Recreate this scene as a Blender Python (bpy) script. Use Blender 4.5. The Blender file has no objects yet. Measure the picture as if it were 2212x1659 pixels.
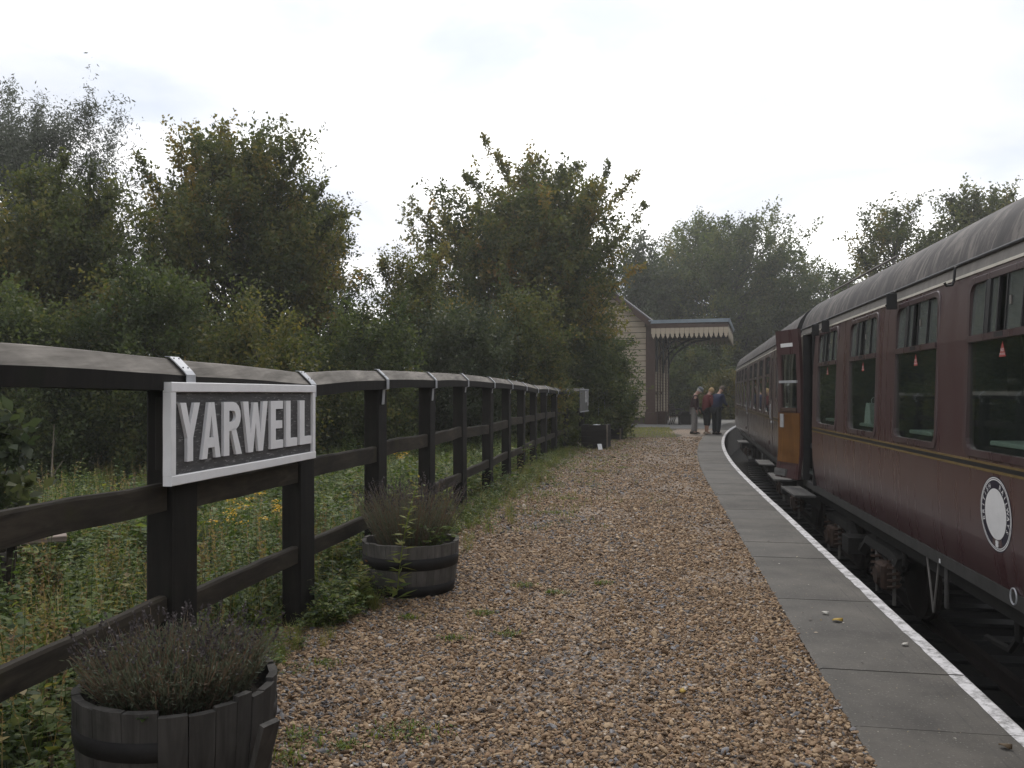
import bpy, bmesh, math, random
import numpy as np
from mathutils import Vector, Matrix, noise as mnoise
R = math.radians
sc = bpy.context.scene
COL = sc.collection

# ---------------------------------------------------------------- camera, sky, sun, exposure
F_PX, CX, HY, EYE = 1790.0, 1106.0, 850.0, 1.53          # focal length, centre, horizon (2212 px wide frame), eye height
cd = bpy.data.cameras.new('camera'); cam = bpy.data.objects.new('camera', cd); COL.objects.link(cam)
cam.location = (0, 0, EYE); cam.rotation_euler = (R(90), 0, 0)
cd.sensor_width = 36.0; cd.lens = 36.0 * F_PX / 2212.0
cd.shift_y = (HY - 829.5) / 2212.0
cd.clip_start = 0.05; cd.clip_end = 3000
sc.camera = cam

SUN_AZ, SUN_EL = R(8), R(48)
sunv = Vector((math.sin(SUN_AZ) * math.cos(SUN_EL), math.cos(SUN_AZ) * math.cos(SUN_EL), math.sin(SUN_EL)))
W = bpy.data.worlds.new('World'); sc.world = W; W.use_nodes = True
def build_world():
    nt = W.node_tree; nt.nodes.clear(); L = nt.links.new
    n = lambda t: nt.nodes.new(t)
    out = n('ShaderNodeOutputWorld')
    sky = n('ShaderNodeTexSky'); sky.sky_type = 'NISHITA'; sky.sun_disc = False
    sky.sun_elevation = SUN_EL; sky.sun_rotation = SUN_AZ
    bg = n('ShaderNodeBackground'); L(sky.outputs[0], bg.inputs[0]); bg.inputs[1].default_value = 0.10
    tc = n('ShaderNodeTexCoord')
    sep = n('ShaderNodeSeparateXYZ'); L(tc.outputs['Generated'], sep.inputs[0])
    def math_(op, a, b=None, c=None):
        m = n('ShaderNodeMath'); m.operation = op
        for i, v in enumerate((a, b, c)):
            if v is None: continue
            if isinstance(v, (int, float)): m.inputs[i].default_value = v
            else: L(v, m.inputs[i])
        return m.outputs[0]
    den = math_('ADD', math_('MAXIMUM', sep.outputs[2], 0.0), 0.18)
    cx = math_('DIVIDE', sep.outputs[0], den); cy = math_('DIVIDE', sep.outputs[1], den)
    cb = n('ShaderNodeCombineXYZ'); L(cx, cb.inputs[0]); L(cy, cb.inputs[1])
    def noise(scale, detail, rough, off, dist=0.0):
        mp = n('ShaderNodeMapping'); mp.inputs['Location'].default_value = off; L(cb.outputs[0], mp.inputs[0])
        t = n('ShaderNodeTexNoise'); t.inputs['Scale'].default_value = scale; t.inputs['Detail'].default_value = detail
        t.inputs['Roughness'].default_value = rough; t.inputs['Distortion'].default_value = dist
        L(mp.outputs[0], t.inputs['Vector']); return t.outputs[0]
    def ramp(f, stops):
        r = n('ShaderNodeValToRGB'); e = r.color_ramp.elements
        while len(e) > 1: e.remove(e[-1])
        e[0].position, e[0].color = stops[0][0], stops[0][1] + (1,)
        for p, c in stops[1:]:
            k = e.new(p); k.color = c + (1,)
        L(f, r.inputs[0]); return r.outputs[0]
    # sunlit-through overcast: white sheet with soft grey undersides, thinning to pale blue in places
    cloud = ramp(noise(1.25, 7, 0.52, (3.1, 1.7, 0.4), 0.35), [(0.34, (0.66, 0.69, 0.76)), (0.44, (0.76, 0.78, 0.83)), (0.52, (1.02, 1.02, 1.04)), (0.62, (1.6, 1.58, 1.55))])
    nv = n('ShaderNodeVectorMath'); nv.operation = 'DOT_PRODUCT'; L(tc.outputs['Generated'], nv.inputs[0]); nv.inputs[1].default_value = sunv
    glow = math_('MULTIPLY_ADD', math_('POWER', math_('MAXIMUM', nv.outputs['Value'], 0.0), 2.0), 0.30, 0.98)
    em = n('ShaderNodeBackground'); L(cloud, em.inputs[0]); L(glow, em.inputs[1])
    cover = ramp(noise(0.9, 6, 0.55, (0.4, 7.7, 2.0), 0.2), [(0.34, (0.62,) * 3), (0.5, (1.0,) * 3)])
    mx = n('ShaderNodeMixShader'); L(cover, mx.inputs[0]); L(bg.outputs[0], mx.inputs[1]); L(em.outputs[0], mx.inputs[2])
    L(mx.outputs[0], out.inputs[0])
build_world()
sl = bpy.data.lights.new('sun', 'SUN'); sl.energy = 1.2; sl.angle = R(14); sl.color = (1.0, 0.95, 0.88)
so = bpy.data.objects.new('sun', sl); COL.objects.link(so); so.location = (0, 0, 30)
so.rotation_euler = (-sunv).to_track_quat('-Z', 'Y').to_euler()
sc.view_settings.view_transform = 'Standard'; sc.view_settings.look = 'None'
sc.view_settings.exposure = 0.28; sc.view_settings.gamma = 1.0; sc.view_settings.use_curve_mapping = False
sc.cycles.use_denoising = True
sc.cycles.max_bounces = 6; sc.cycles.diffuse_bounces = 3; sc.cycles.glossy_bounces = 3; sc.cycles.transmission_bounces = 4
sc.cycles.transparent_max_bounces = 12; sc.cycles.caustics_reflective = False; sc.cycles.caustics_refractive = False

# ---------------------------------------------------------------- helpers
def px(x, y, Y):                       # picture point at distance Y -> world point
    return Vector(((x - CX) / F_PX * Y, Y, EYE - (y - HY) / F_PX * Y))

class MB:
    """collects shapes; build() links them as ONE mesh object"""
    def __init__(s): s.v = []; s.f = []; s.uv = None
    def add(s, vs, fs):
        o = len(s.v); s.v += [tuple(p) for p in vs]; s.f += [tuple(i + o for i in f) for f in fs]; return s
    def hexa(s, p):                    # 8 corners: bottom 4 ccw, top 4 ccw
        return s.add(p, [(3, 2, 1, 0), (4, 5, 6, 7), (0, 1, 5, 4), (1, 2, 6, 5), (2, 3, 7, 6), (3, 0, 4, 7)])
    def box(s, c, d, rz=0.0, ry=0.0, rx=0.0):
        m = Matrix.Rotation(rz, 3, 'Z') @ Matrix.Rotation(ry, 3, 'Y') @ Matrix.Rotation(rx, 3, 'X'); c = Vector(c); h = Vector(d) / 2
        P = [(-1, -1, -1), (1, -1, -1), (1, 1, -1), (-1, 1, -1), (-1, -1, 1), (1, -1, 1), (1, 1, 1), (-1, 1, 1)]
        return s.hexa([c + m @ Vector((a * h.x, b * h.y, e * h.z)) for a, b, e in P])
    def cbox(s, c, d, b=0.006, rz=0.0):     # box with chamfered vertical and horizontal edges
        x, y, z = d[0] / 2, d[1] / 2, d[2] / 2; m = Matrix.Rotation(rz, 3, 'Z'); c = Vector(c)
        def loop(ex, ey, zz): return [(-ex + b, -ey, zz), (ex - b, -ey, zz), (ex, -ey + b, zz), (ex, ey - b, zz), (ex - b, ey, zz), (-ex + b, ey, zz), (-ex, ey - b, zz), (-ex, -ey + b, zz)]
        L = [loop(x - b, y - b, -z), loop(x, y, -z + b), loop(x, y, z - b), loop(x - b, y - b, z)]
        return s.loft([[c + m @ Vector(p) for p in l] for l in L], True)
    def loft(s, rings, caps=False, closed=True):
        n = len(rings[0]); vs = [p for r in rings for p in r]; fs = []
        for i in range(len(rings) - 1):
            for j in range(n if closed else n - 1):
                k = (j + 1) % n; fs.append((i * n + j, i * n + k, (i + 1) * n + k, (i + 1) * n + j))
        if caps: fs.append(tuple(reversed(range(n)))); fs.append(tuple((len(rings) - 1) * n + j for j in range(n)))
        return s.add(vs, fs)
    def tube(s, path, r, n=6, caps=True):
        path = [Vector(p) for p in path]; rs = r if isinstance(r, (list, tuple)) else [r] * len(path); rings = []
        for i, p in enumerate(path):
            t = (path[min(i + 1, len(path) - 1)] - path[max(i - 1, 0)]).normalized()
            a = t.orthogonal().normalized() if i == 0 else (a - t * a.dot(t)).normalized()
            b = t.cross(a)
            rings.append([p + (a * math.cos(k * 2 * math.pi / n) + b * math.sin(k * 2 * math.pi / n)) * rs[i] for k in range(n)])
        return s.loft(rings, caps)
    def prism(s, poly, o, ax, ay, az):      # polygon in (ax, ay) at origin o, thickness vector az
        o, ax, ay, az = map(Vector, (o, ax, ay, az)); b = [o + ax * x + ay * y for x, y in poly]
        n = len(b); return s.add(b + [p + az for p in b], [tuple(reversed(range(n))), tuple(range(n, 2 * n))] + [(i, (i + 1) % n, n + (i + 1) % n, n + i) for i in range(n)])
    def lathe(s, prof, c=(0, 0, 0), n=24, a0=0.0, a1=2 * math.pi):
        c = Vector(c); full = abs(a1 - a0 - 2 * math.pi) < 1e-6; m = n if full else n + 1
        rings = [[c + Vector((r * math.cos(a0 + (a1 - a0) * k / n), r * math.sin(a0 + (a1 - a0) * k / n), z)) for k in range(m)] for r, z in prof]
        return s.loft(rings, False, full)
    def ball(s, c, r, n=10, m=7, sq=(1, 1, 1), rot=None):
        c = Vector(c); rings = []
        for i in range(m + 1):
            t = math.pi * i / m; rr = max(math.sin(t), 1e-3)
            ring = [Vector((rr * math.cos(2 * math.pi * k / n) * sq[0], rr * math.sin(2 * math.pi * k / n) * sq[1], -math.cos(t) * sq[2])) * r for k in range(n)]
            rings.append([c + (rot @ p if rot else p) for p in ring])
        return s.loft(rings, True)
    def rough(s, amp, freq, seed=0.0):
        for i, p in enumerate(s.v):
            q = Vector(p); s.v[i] = tuple(q + mnoise.noise_vector(q * freq + Vector((seed, seed * 1.7, -seed))) * amp)
        return s
    def build(s, name, m, parent=None, smooth=False, loc=None):
        me = bpy.data.meshes.new(name); me.from_pydata(s.v, [], s.f); me.validate(); me.update()
        return link(name, me, m, parent, smooth, loc)
def fix_normals(me):
    b = bmesh.new(); b.from_mesh(me); bmesh.ops.recalc_face_normals(b, faces=b.faces); b.to_mesh(me); b.free()
def link(name, me, m=None, parent=None, smooth=False, loc=None):
    o = bpy.data.objects.new(name, me); COL.objects.link(o)
    if m is not None:
        me.materials.clear()
        for k in (m if isinstance(m, (list, tuple)) else [m]): me.materials.append(k)
    if smooth: me.polygons.foreach_set('use_smooth', [True] * len(me.polygons))
    if parent is not None: o.parent = parent
    if loc is not None: o.location = loc
    return o
def tag(o, label=None, cat=None, group=None, kind=None):
    if label: o['label'] = label
    if cat: o['category'] = cat
    if group: o['group'] = group
    if kind: o['kind'] = kind
    return o
def empty(name, loc, rz, label, cat, group=None):
    o = bpy.data.objects.new(name, None); COL.objects.link(o); o.location = loc; o.rotation_euler = (0, 0, rz); o.empty_display_size = 0.2
    return tag(o, label, cat, group)
KIDS = {}
def copy_tree(o, parent=None):
    c = o.copy(); COL.objects.link(c)
    if parent is not None: c.parent = parent
    for ch in [k for k in o.children]: copy_tree(ch, c)
    return c
def again(o, loc, parent=None, rz=None):           # another of an alike piece, sharing its mesh
    c = o.copy(); COL.objects.link(c); c.location = loc
    if parent is not None: c.parent = parent
    if rz is not None: c.rotation_euler = (0, 0, rz)
    return c
def text_mesh(s, size, depth=0.0, bold=0.0):
    cu = bpy.data.curves.new('lettering', 'FONT'); cu.body = s; cu.size = size; cu.extrude = depth / 2; cu.offset = bold; cu.align_x = 'CENTER'; cu.resolution_u = 3
    ob = bpy.data.objects.new('lettering', cu); COL.objects.link(ob)
    dg = bpy.context.evaluated_depsgraph_get(); me = bpy.data.meshes.new_from_object(ob.evaluated_get(dg))
    bpy.data.objects.remove(ob); bpy.data.curves.remove(cu); return me
def mesh_mb(me, o, ax, ay, az):                    # a text mesh laid into a plane
    o, ax, ay, az = map(Vector, (o, ax, ay, az))
    return [o + ax * v.co.x + ay * v.co.y + az * v.co.z for v in me.vertices], [tuple(p.vertices) for p in me.polygons]

# ---------------------------------------------------------------- materials
class NT:
    def __init__(s, name):
        s.m = bpy.data.materials.new(name); s.m.use_nodes = True; s.t = s.m.node_tree; s.t.nodes.clear()
        s.out = s.n('ShaderNodeOutputMaterial'); s.tc = s.n('ShaderNodeTexCoord')
    def n(s, t): return s.t.nodes.new(t)
    def L(s, a, b): s.t.links.new(a, b)
    def set(s, sock, v):
        if isinstance(v, bpy.types.NodeSocket): s.L(v, sock)
        elif isinstance(v, (tuple, list)) and sock.type == 'RGBA' and len(v) == 3: sock.default_value = tuple(v) + (1,)
        else: sock.default_value = v
    def co(s, scale=(1, 1, 1), rot=(0, 0, 0), src='Object'):
        m = s.n('ShaderNodeMapping'); m.inputs['Scale'].default_value = scale; m.inputs['Rotation'].default_value = rot
        s.L(s.tc.outputs[src], m.inputs[0]); return m.outputs[0]
    def noise(s, vec, scale, detail=4, rough=0.55, dist=0.0):
        t = s.n('ShaderNodeTexNoise'); s.L(vec, t.inputs['Vector'])
        for k, v in (('Scale', scale), ('Detail', detail), ('Roughness', rough), ('Distortion', dist)): t.inputs[k].default_value = v
        return t.outputs[0]
    def voro(s, vec, scale, out='Distance', feature='F1'):
        t = s.n('ShaderNodeTexVoronoi'); t.feature = feature; s.L(vec, t.inputs['Vector']); t.inputs['Scale'].default_value = scale; return t.outputs[out]
    def ramp(s, f, stops, interp='LINEAR'):
        r = s.n('ShaderNodeValToRGB'); e = r.color_ramp.elements; r.color_ramp.interpolation = interp
        while len(e) > 1: e.remove(e[-1])
        for i, (p, c) in enumerate(stops):
            c = (c,) * 3 if isinstance(c, (int, float)) else c
            k = e[0] if i == 0 else e.new(p)
            k.position = p; k.color = tuple(c) + (1,)
        s.set(r.inputs[0], f); return r.outputs[0]
    def mix(s, f, a, b, mode='MIX'):
        x = s.n('ShaderNodeMix'); x.data_type = 'RGBA'; x.blend_type = mode
        s.set(x.inputs[0], f); s.set(x.inputs[6], a); s.set(x.inputs[7], b); return x.outputs[2]
    def math(s, op, a, b=0.0):
        x = s.n('ShaderNodeMath'); x.operation = op; s.set(x.inputs[0], a); s.set(x.inputs[1], b); return x.outputs[0]
    def attr(s, name, typ='GEOMETRY', out='Fac'):
        a = s.n('ShaderNodeAttribute'); a.attribute_name = name; a.attribute_type = typ; return a.outputs[out]
    def bump(s, h, strength=0.3, dist=0.01):
        b = s.n('ShaderNodeBump'); b.inputs['Strength'].default_value = strength; b.inputs['Distance'].default_value = dist; s.L(h, b.inputs['Height']); return b.outputs[0]
    def pbr(s, col, rough=0.7, normal=None, metal=0.0, spec=0.5, coat=0.0, coat_r=0.2, done=True):
        p = s.n('ShaderNodeBsdfPrincipled'); s.set(p.inputs['Base Color'], col); s.set(p.inputs['Roughness'], rough); s.set(p.inputs['Metallic'], metal)
        s.set(p.inputs['Specular IOR Level'], spec); s.set(p.inputs['Coat Weight'], coat); s.set(p.inputs['Coat Roughness'], coat_r)
        if normal is not None: s.L(normal, p.inputs['Normal'])
        if done: s.L(p.outputs[0], s.out.inputs[0])
        return p.outputs[0]

def simple(name, col, rough=0.7, var=0.25, scale=8.0, bump=0.15, dist=0.004, stretch=(1, 1, 1), metal=0.0, spec=0.4):
    s = NT(name); v = s.co(stretch); f = s.noise(v, scale, 6, 0.6); g = s.noise(v, scale * 6, 3, 0.6)
    c0 = tuple(c * (1 - var) for c in col); c1 = tuple(min(1, c * (1 + var)) for c in col)
    c = s.mix(s.math('MULTIPLY', g, 0.35), s.ramp(f, [(0.3, c0), (0.7, c1)]), c0)
    s.pbr(c, rough, s.bump(g, bump, dist), metal, spec); return s.m
def wood(name, c0, c1, axis=0, rough=0.85, moss=None, bump=0.5):
    s = NT(name); st = [22, 22, 22]; st[axis] = 1.4; v = s.co(tuple(st)); f = s.noise(v, 1.0, 7, 0.65, 0.6)
    big = s.noise(s.co((2.2, 2.2, 2.2)), 1.0, 4, 0.6)
    c = s.mix(s.ramp(big, [(0.35, 0.0), (0.7, 0.75)]), s.ramp(f, [(0.28, c0), (0.72, c1)]), tuple(a * 0.55 for a in c0))
    if moss: c = s.mix(s.ramp(s.noise(s.co((6, 6, 6)), 1.0, 5), [(0.56, 0.0), (0.72, 0.7)]), c, moss)
    s.pbr(c, rough, s.bump(f, bump, 0.004), 0.0, 0.25); return s.m
def foliage(name, stops, trans=0.3, rough=0.55, spec=0.35):
    s = NT(name); c = s.ramp(s.attr('tint'), stops)
    hs = s.n('ShaderNodeHueSaturation'); s.L(c, hs.inputs['Color']); hs.inputs['Saturation'].default_value = 1.15; hs.inputs['Value'].default_value = 1.35
    p = s.pbr(c, rough, None, 0.0, spec, done=False)
    t = s.n('ShaderNodeBsdfTranslucent'); s.L(hs.outputs[0], t.inputs[0])
    x = s.n('ShaderNodeMixShader'); x.inputs[0].default_value = trans; s.L(p, x.inputs[1]); s.L(t.outputs[0], x.inputs[2]); s.L(x.outputs[0], s.out.inputs[0])
    return s.m

M = {}
M['post'] = wood('dark_post_timber', (0.006, 0.0052, 0.0043), (0.021, 0.018, 0.0145), 2, moss=(0.009, 0.011, 0.005))
M['rail'] = wood('weathered_rail_timber', (0.016, 0.013, 0.009), (0.066, 0.053, 0.038), 1, moss=(0.036, 0.033, 0.014))
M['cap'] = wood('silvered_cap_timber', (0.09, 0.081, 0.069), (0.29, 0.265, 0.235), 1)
M['strap'] = simple('galvanised_strap_metal', (0.42, 0.43, 0.45), 0.45, 0.2, 12, 0.1, metal=0.25)
M['signwhite'] = simple('chipped_white_paint', (0.80, 0.79, 0.79), 0.55, 0.07, 9, 0.2)
s = NT('faded_sign_board'); f = s.noise(s.co((40, 2.2, 40)), 1.0, 6, 0.7); sp = s.noise(s.co((90, 7, 90)), 1.0, 5, 0.75)
s.pbr(s.mix(s.ramp(sp, [(0.565, 0.0), (0.64, 0.6)]), s.ramp(f, [(0.3, (0.036, 0.034, 0.035)), (0.75, (0.085, 0.081, 0.08))]), (0.36, 0.35, 0.34)), 0.75, s.bump(f, 0.6, 0.004)); M['signboard'] = s.m
M['stave'] = wood('grey_oak_stave', (0.08, 0.074, 0.068), (0.21, 0.195, 0.18), 2, moss=(0.07, 0.07, 0.055)); M['stave_dark'] = wood('dark_oak_stave', (0.034, 0.032, 0.029), (0.105, 0.098, 0.09), 2, moss=(0.025, 0.026, 0.02))
M['hoop'] = simple('rusted_hoop_iron', (0.011, 0.0095, 0.009), 0.75, 0.4, 15, 0.3)
M['soil'] = simple('potting_soil', (0.022, 0.017, 0.012), 0.95, 0.4, 30, 0.8, 0.02)
M['planter'] = wood('dark_sleeper_timber', (0.012, 0.01, 0.009), (0.03, 0.026, 0.022), 0)
M['endgrain'] = wood('pale_end_timber', (0.13, 0.11, 0.085), (0.26, 0.22, 0.17), 2)
M['table'] = wood('bleached_table_timber', (0.17, 0.135, 0.11), (0.38, 0.31, 0.27), 0)

# gravel, slabs, tarmac
def gravel_ramp(s, f):
    return s.ramp(f, [(0.0, (0.062, 0.040, 0.024)), (0.18, (0.155, 0.097, 0.054)), (0.36, (0.285, 0.185, 0.104)), (0.5, (0.42, 0.30, 0.18)), (0.62, (0.255, 0.150, 0.078)), (0.70, (0.085, 0.08, 0.078)), (0.80, (0.16, 0.155, 0.16)), (0.87, (0.25, 0.245, 0.25)), (0.93, (0.43, 0.34, 0.25)), (1.0, (0.55, 0.48, 0.40))])
s = NT('gravel_bed'); v = s.co((1, 1, 1)); cell = s.voro(v, 58, 'Color'); dd = s.voro(v, 58, 'Distance'); bw = s.n('ShaderNodeSeparateColor'); s.L(cell, bw.inputs[0])
c = gravel_ramp(s, bw.outputs[0]); c = s.mix(s.ramp(dd, [(0.30, 0.0), (0.80, 0.65)]), c, (0.055, 0.039, 0.027))
big = s.noise(s.co((0.55, 0.35, 1)), 1.0, 5, 0.6)
c = s.mix(s.ramp(big, [(0.42, 0.0), (0.68, 0.4)]), c, (0.11, 0.10, 0.093))
s.pbr(c, 0.85, s.bump(s.math('SUBTRACT', 1.0, dd), 0.8, 0.012)); M['gravel'] = s.m
s = NT('gravel_stone'); f = s.attr('col', 'INSTANCER'); c = gravel_ramp(s, f); g = s.noise(s.co((1, 1, 1)), 3.0, 5, 0.6)
s.pbr(s.mix(s.math('MULTIPLY', g, 0.6), c, s.mix(0.5, c, (0.07, 0.055, 0.045))), 0.75, None, 0, 0.35); M['stone'] = s.m
s = NT('paving_slab_concrete'); v = s.co(); f = s.noise(v, 2.2, 6, 0.6); g = s.noise(v, 70, 3, 0.7); h = s.noise(s.co((9, 9, 9)), 1.0, 6, 0.7)
c = s.ramp(f, [(0.32, (0.034, 0.030, 0.026)), (0.5, (0.062, 0.056, 0.048)), (0.68, (0.092, 0.082, 0.070))]); c = s.mix(s.ramp(h, [(0.55, 0.0), (0.75, 0.55)]), c, (0.045, 0.043, 0.04))
c = s.mix(s.ramp(s.noise(v, 32, 4, 0.7), [(0.60, 0.0), (0.72, 0.55)]), c, (0.030, 0.029, 0.028)); c = s.mix(s.ramp(g, [(0.60, 0.0), (0.72, 0.7)]), c, (0.24, 0.23, 0.21))
uv = s.n('ShaderNodeSeparateXYZ'); s.L(s.tc.outputs['UV'], uv.inputs[0])
gr = s.math('MAXIMUM', s.math('LESS_THAN', s.math('ABSOLUTE', s.math('SUBTRACT', uv.outputs[0], 0.70)), 0.006), s.math('LESS_THAN', s.math('ABSOLUTE', s.math('SUBTRACT', uv.outputs[0], 0.805)), 0.006))
wear = s.ramp(s.noise(s.co((5, 5, 5)), 1.0, 4), [(0.38, 0.0), (0.6, 0.6)])
c = s.mix(s.math('MULTIPLY', gr, wear), c, (0.028, 0.027, 0.026))
at = s.attr('shade', 'OBJECT'); c = s.mix(s.math('MULTIPLY', at, 0.22), c, (0.15, 0.145, 0.135))
s.pbr(c, 0.8, s.bump(g, 0.35, 0.003), 0, 0.4); M['slab'] = s.m
s = NT('worn_white_line_paint'); v = s.co(); f = s.noise(s.co((14, 14, 14)), 1.0, 7, 0.75); g = s.noise(v, 90, 3, 0.7)
c = s.mix(s.ramp(f, [(0.46, 0.0), (0.62, 0.9)]), s.mix(s.math('MULTIPLY', g, 0.5), (0.62, 0.61, 0.62), (0.42, 0.41, 0.42)), (0.12, 0.118, 0.112))
s.pbr(c, 0.7, s.bump(g, 0.3, 0.003)); M['line'] = s.m
M['tarmac'] = simple('grey_tarmac', (0.17, 0.165, 0.155), 0.85, 0.2, 3, 0.4, 0.004)
M['moss'] = simple('moss_ground', (0.060, 0.054, 0.026), 0.95, 0.4, 2.5, 0.6, 0.02)
M['wallbrick'] = simple('platform_wall_concrete', (0.06, 0.055, 0.05), 0.9, 0.35, 3, 0.4)
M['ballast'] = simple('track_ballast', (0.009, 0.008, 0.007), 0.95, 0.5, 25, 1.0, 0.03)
M['railsteel'] = simple('rail_steel', (0.018, 0.013, 0.011), 0.6, 0.3, 10, 0.2)
s = NT('field_earth'); f = s.noise(s.co((1, 1, 1)), 1.7, 7, 0.65); g = s.noise(s.co((1, 1, 1)), 14, 5, 0.65)
s.pbr(s.mix(g, s.ramp(f, [(0.3, (0.022, 0.026, 0.011)), (0.5, (0.045, 0.055, 0.02)), (0.72, (0.075, 0.068, 0.03))]), (0.03, 0.03, 0.014)), 0.95, s.bump(g, 0.8, 0.06)); M['earth'] = s.m

# railway coaches
def maroon(name, c=(0.062, 0.028, 0.030), dust=0.66):
    s = NT(name); st = s.noise(s.co((5, 1, 0.35)), 1.0, 4, 0.55, 0.05); bl = s.noise(s.co((0.8, 1, 0.7)), 1.0, 4); sp = s.noise(s.co((55, 55, 9)), 1.0, 4, 0.6)
    k = s.math('MULTIPLY', s.ramp(st, [(0.36, 0.0), (0.68, 1.0)]), s.ramp(bl, [(0.3, 0.35), (0.7, 1.0)]))
    c2 = s.mix(s.math('MULTIPLY', k, dust), c, (0.112, 0.092, 0.087)); c2 = s.mix(s.math('MULTIPLY', sp, 0.12), c2, tuple(a * 0.6 for a in c))
    s.pbr(c2, s.ramp(st, [(0.3, 0.24), (0.75, 0.36)]), s.bump(bl, 0.12, 0.02), 0, 0.5, 0.25, 0.2); return s.m
M['maroon'] = maroon('maroon_coach_paint'); M['maroon2'] = maroon('dusty_maroon_coach_paint', (0.056, 0.034, 0.033), 0.9)
M['framepaint'] = maroon('maroon_frame_paint', (0.050, 0.026, 0.029), 0.55)
s = NT('weathered_roof_paint'); st = s.noise(s.co((3.2, 0.9, 1.2), (0, 0, R(20))), 1.5, 8, 0.72, 1.2); bl = s.noise(s.co((3, 3, 3)), 1.0, 5); sp = s.noise(s.co((40, 40, 40)), 1.0, 3)
c = s.mix(s.ramp(bl, [(0.35, 0.0), (0.7, 0.6)]), s.ramp(st, [(0.40, (0.018, 0.015, 0.0155)), (0.5, (0.046, 0.039, 0.038)), (0.60, (0.15, 0.132, 0.12))]), (0.024, 0.02, 0.022))
s.pbr(s.mix(s.math('MULTIPLY', sp, 0.3), c, (0.03, 0.027, 0.027)), 0.75, s.bump(sp, 0.2, 0.004)); M['roof'] = s.m
M['cantrail'] = simple('grimy_grey_cantrail_paint', (0.15, 0.138, 0.125), 0.6, 0.25, 4, 0.05, stretch=(3, 1, 1))
M['cream'] = simple('cream_line_paint', (0.58, 0.55, 0.48), 0.5, 0.12, 6, 0.05)
M['gutter'] = simple('dark_gutter_metal', (0.045, 0.047, 0.05), 0.55, 0.3, 9, 0.1)
M['gold'] = simple('yellow_lining_paint', (0.145, 0.098, 0.036), 0.5, 0.2, 12, 0.02)
M['black'] = simple('black_paint', (0.012, 0.012, 0.013), 0.5, 0.3, 9, 0.1)
M['underframe'] = simple('grimy_underframe', (0.014, 0.013, 0.012), 0.8, 0.4, 9, 0.4)
M['solebar'] = simple('grey_solebar_paint', (0.05, 0.048, 0.046), 0.7, 0.3, 9, 0.2)
M['rust'] = simple('rusty_spring_steel', (0.06, 0.036, 0.026), 0.85, 0.4, 14, 0.4)
M['palesteel'] = simple('pale_hanger_steel', (0.16, 0.15, 0.14), 0.7, 0.3, 9, 0.2)
M['footboard'] = wood('footboard_timber', (0.07, 0.068, 0.065), (0.16, 0.155, 0.15), 0)
M['ply'] = wood('varnished_orange_ply', (0.12, 0.052, 0.016), (0.20, 0.095, 0.03), 2, rough=0.4, bump=0.1)
M['whiteplastic'] = simple('white_enamel', (0.68, 0.68, 0.68), 0.4, 0.06, 8, 0.02)
M['roundelblue'] = simple('roundel_blue_black', (0.016, 0.014, 0.03), 0.4, 0.2, 9, 0.02)
M['red'] = simple('red_sticker_print', (0.32, 0.05, 0.04), 0.5, 0.1, 9, 0.02)
M['cloth'] = simple('dark_seat_moquette', (0.03, 0.03, 0.036), 0.95, 0.4, 30, 0.2)
M['laminate'] = simple('pale_table_laminate', (0.42, 0.44, 0.42), 0.35, 0.06, 6, 0.02)
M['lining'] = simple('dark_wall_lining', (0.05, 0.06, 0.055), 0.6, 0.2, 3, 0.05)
M['bellows'] = simple('black_rubber_bellows', (0.014, 0.014, 0.015), 0.7, 0.3, 9, 0.2)
def glass(name, tint, dirt=0.0, dirtcol=(0.2, 0.22, 0.21)):
    s = NT(name); t = s.n('ShaderNodeBsdfTransparent'); t.inputs[0].default_value = tint + (1,)
    g = s.n('ShaderNodeBsdfGlossy'); g.inputs[0].default_value = (0.85, 0.9, 0.88, 1); g.inputs['Roughness'].default_value = 0.03
    fr = s.n('ShaderNodeFresnel'); fr.inputs[0].default_value = 1.5
    gm = s.n('ShaderNodeNewGeometry'); front = s.math('SUBTRACT', 1.0, gm.outputs['Backfacing'])      # the far skin of the pane adds no second mirror
    x = s.n('ShaderNodeMixShader'); s.L(s.math('MULTIPLY', s.math('MULTIPLY', fr.outputs[0], 1.6), front), x.inputs[0]); s.L(t.outputs[0], x.inputs[1]); s.L(g.outputs[0], x.inputs[2]); last = x.outputs[0]
    if dirt:
        d = s.n('ShaderNodeBsdfDiffuse'); d.inputs[0].default_value = dirtcol + (1,); y = s.n('ShaderNodeMixShader')
        s.L(s.ramp(s.noise(s.co((5, 5, 3)), 1.0, 5), [(0.3, dirt * 0.6), (0.7, dirt)]), y.inputs[0]); s.L(last, y.inputs[1]); s.L(d.outputs[0], y.inputs[2]); last = y.outputs[0]
    s.L(last, s.out.inputs[0]); return s.m
M['glass'] = glass('coach_window_glass', (0.78, 0.85, 0.81), 0.05, (0.10, 0.12, 0.11)); M['ventglass'] = glass('dusty_vent_glass', (0.5, 0.55, 0.52), 0.50, (0.16, 0.175, 0.165))

# waiting shelter
M['boards'] = simple('cream_weatherboard_paint', (0.40, 0.335, 0.255), 0.65, 0.14, 3, 0.1, stretch=(0.6, 0.6, 4))
M['shadowgap'] = simple('board_joint_timber', (0.07, 0.055, 0.042), 0.8, 0.2, 5, 0.1)
M['brown'] = simple('brown_joinery_paint', (0.062, 0.035, 0.026), 0.55, 0.2, 5, 0.1)
M['slate'] = simple('shelter_roof_slate', (0.10, 0.10, 0.105), 0.7, 0.25, 4, 0.2)
M['lead'] = simple('pale_lead_flashing', (0.26, 0.31, 0.36), 0.5, 0.15, 3, 0.1)
M['iron'] = simple('black_cast_iron', (0.02, 0.019, 0.019), 0.5, 0.25, 8, 0.2)
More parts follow.
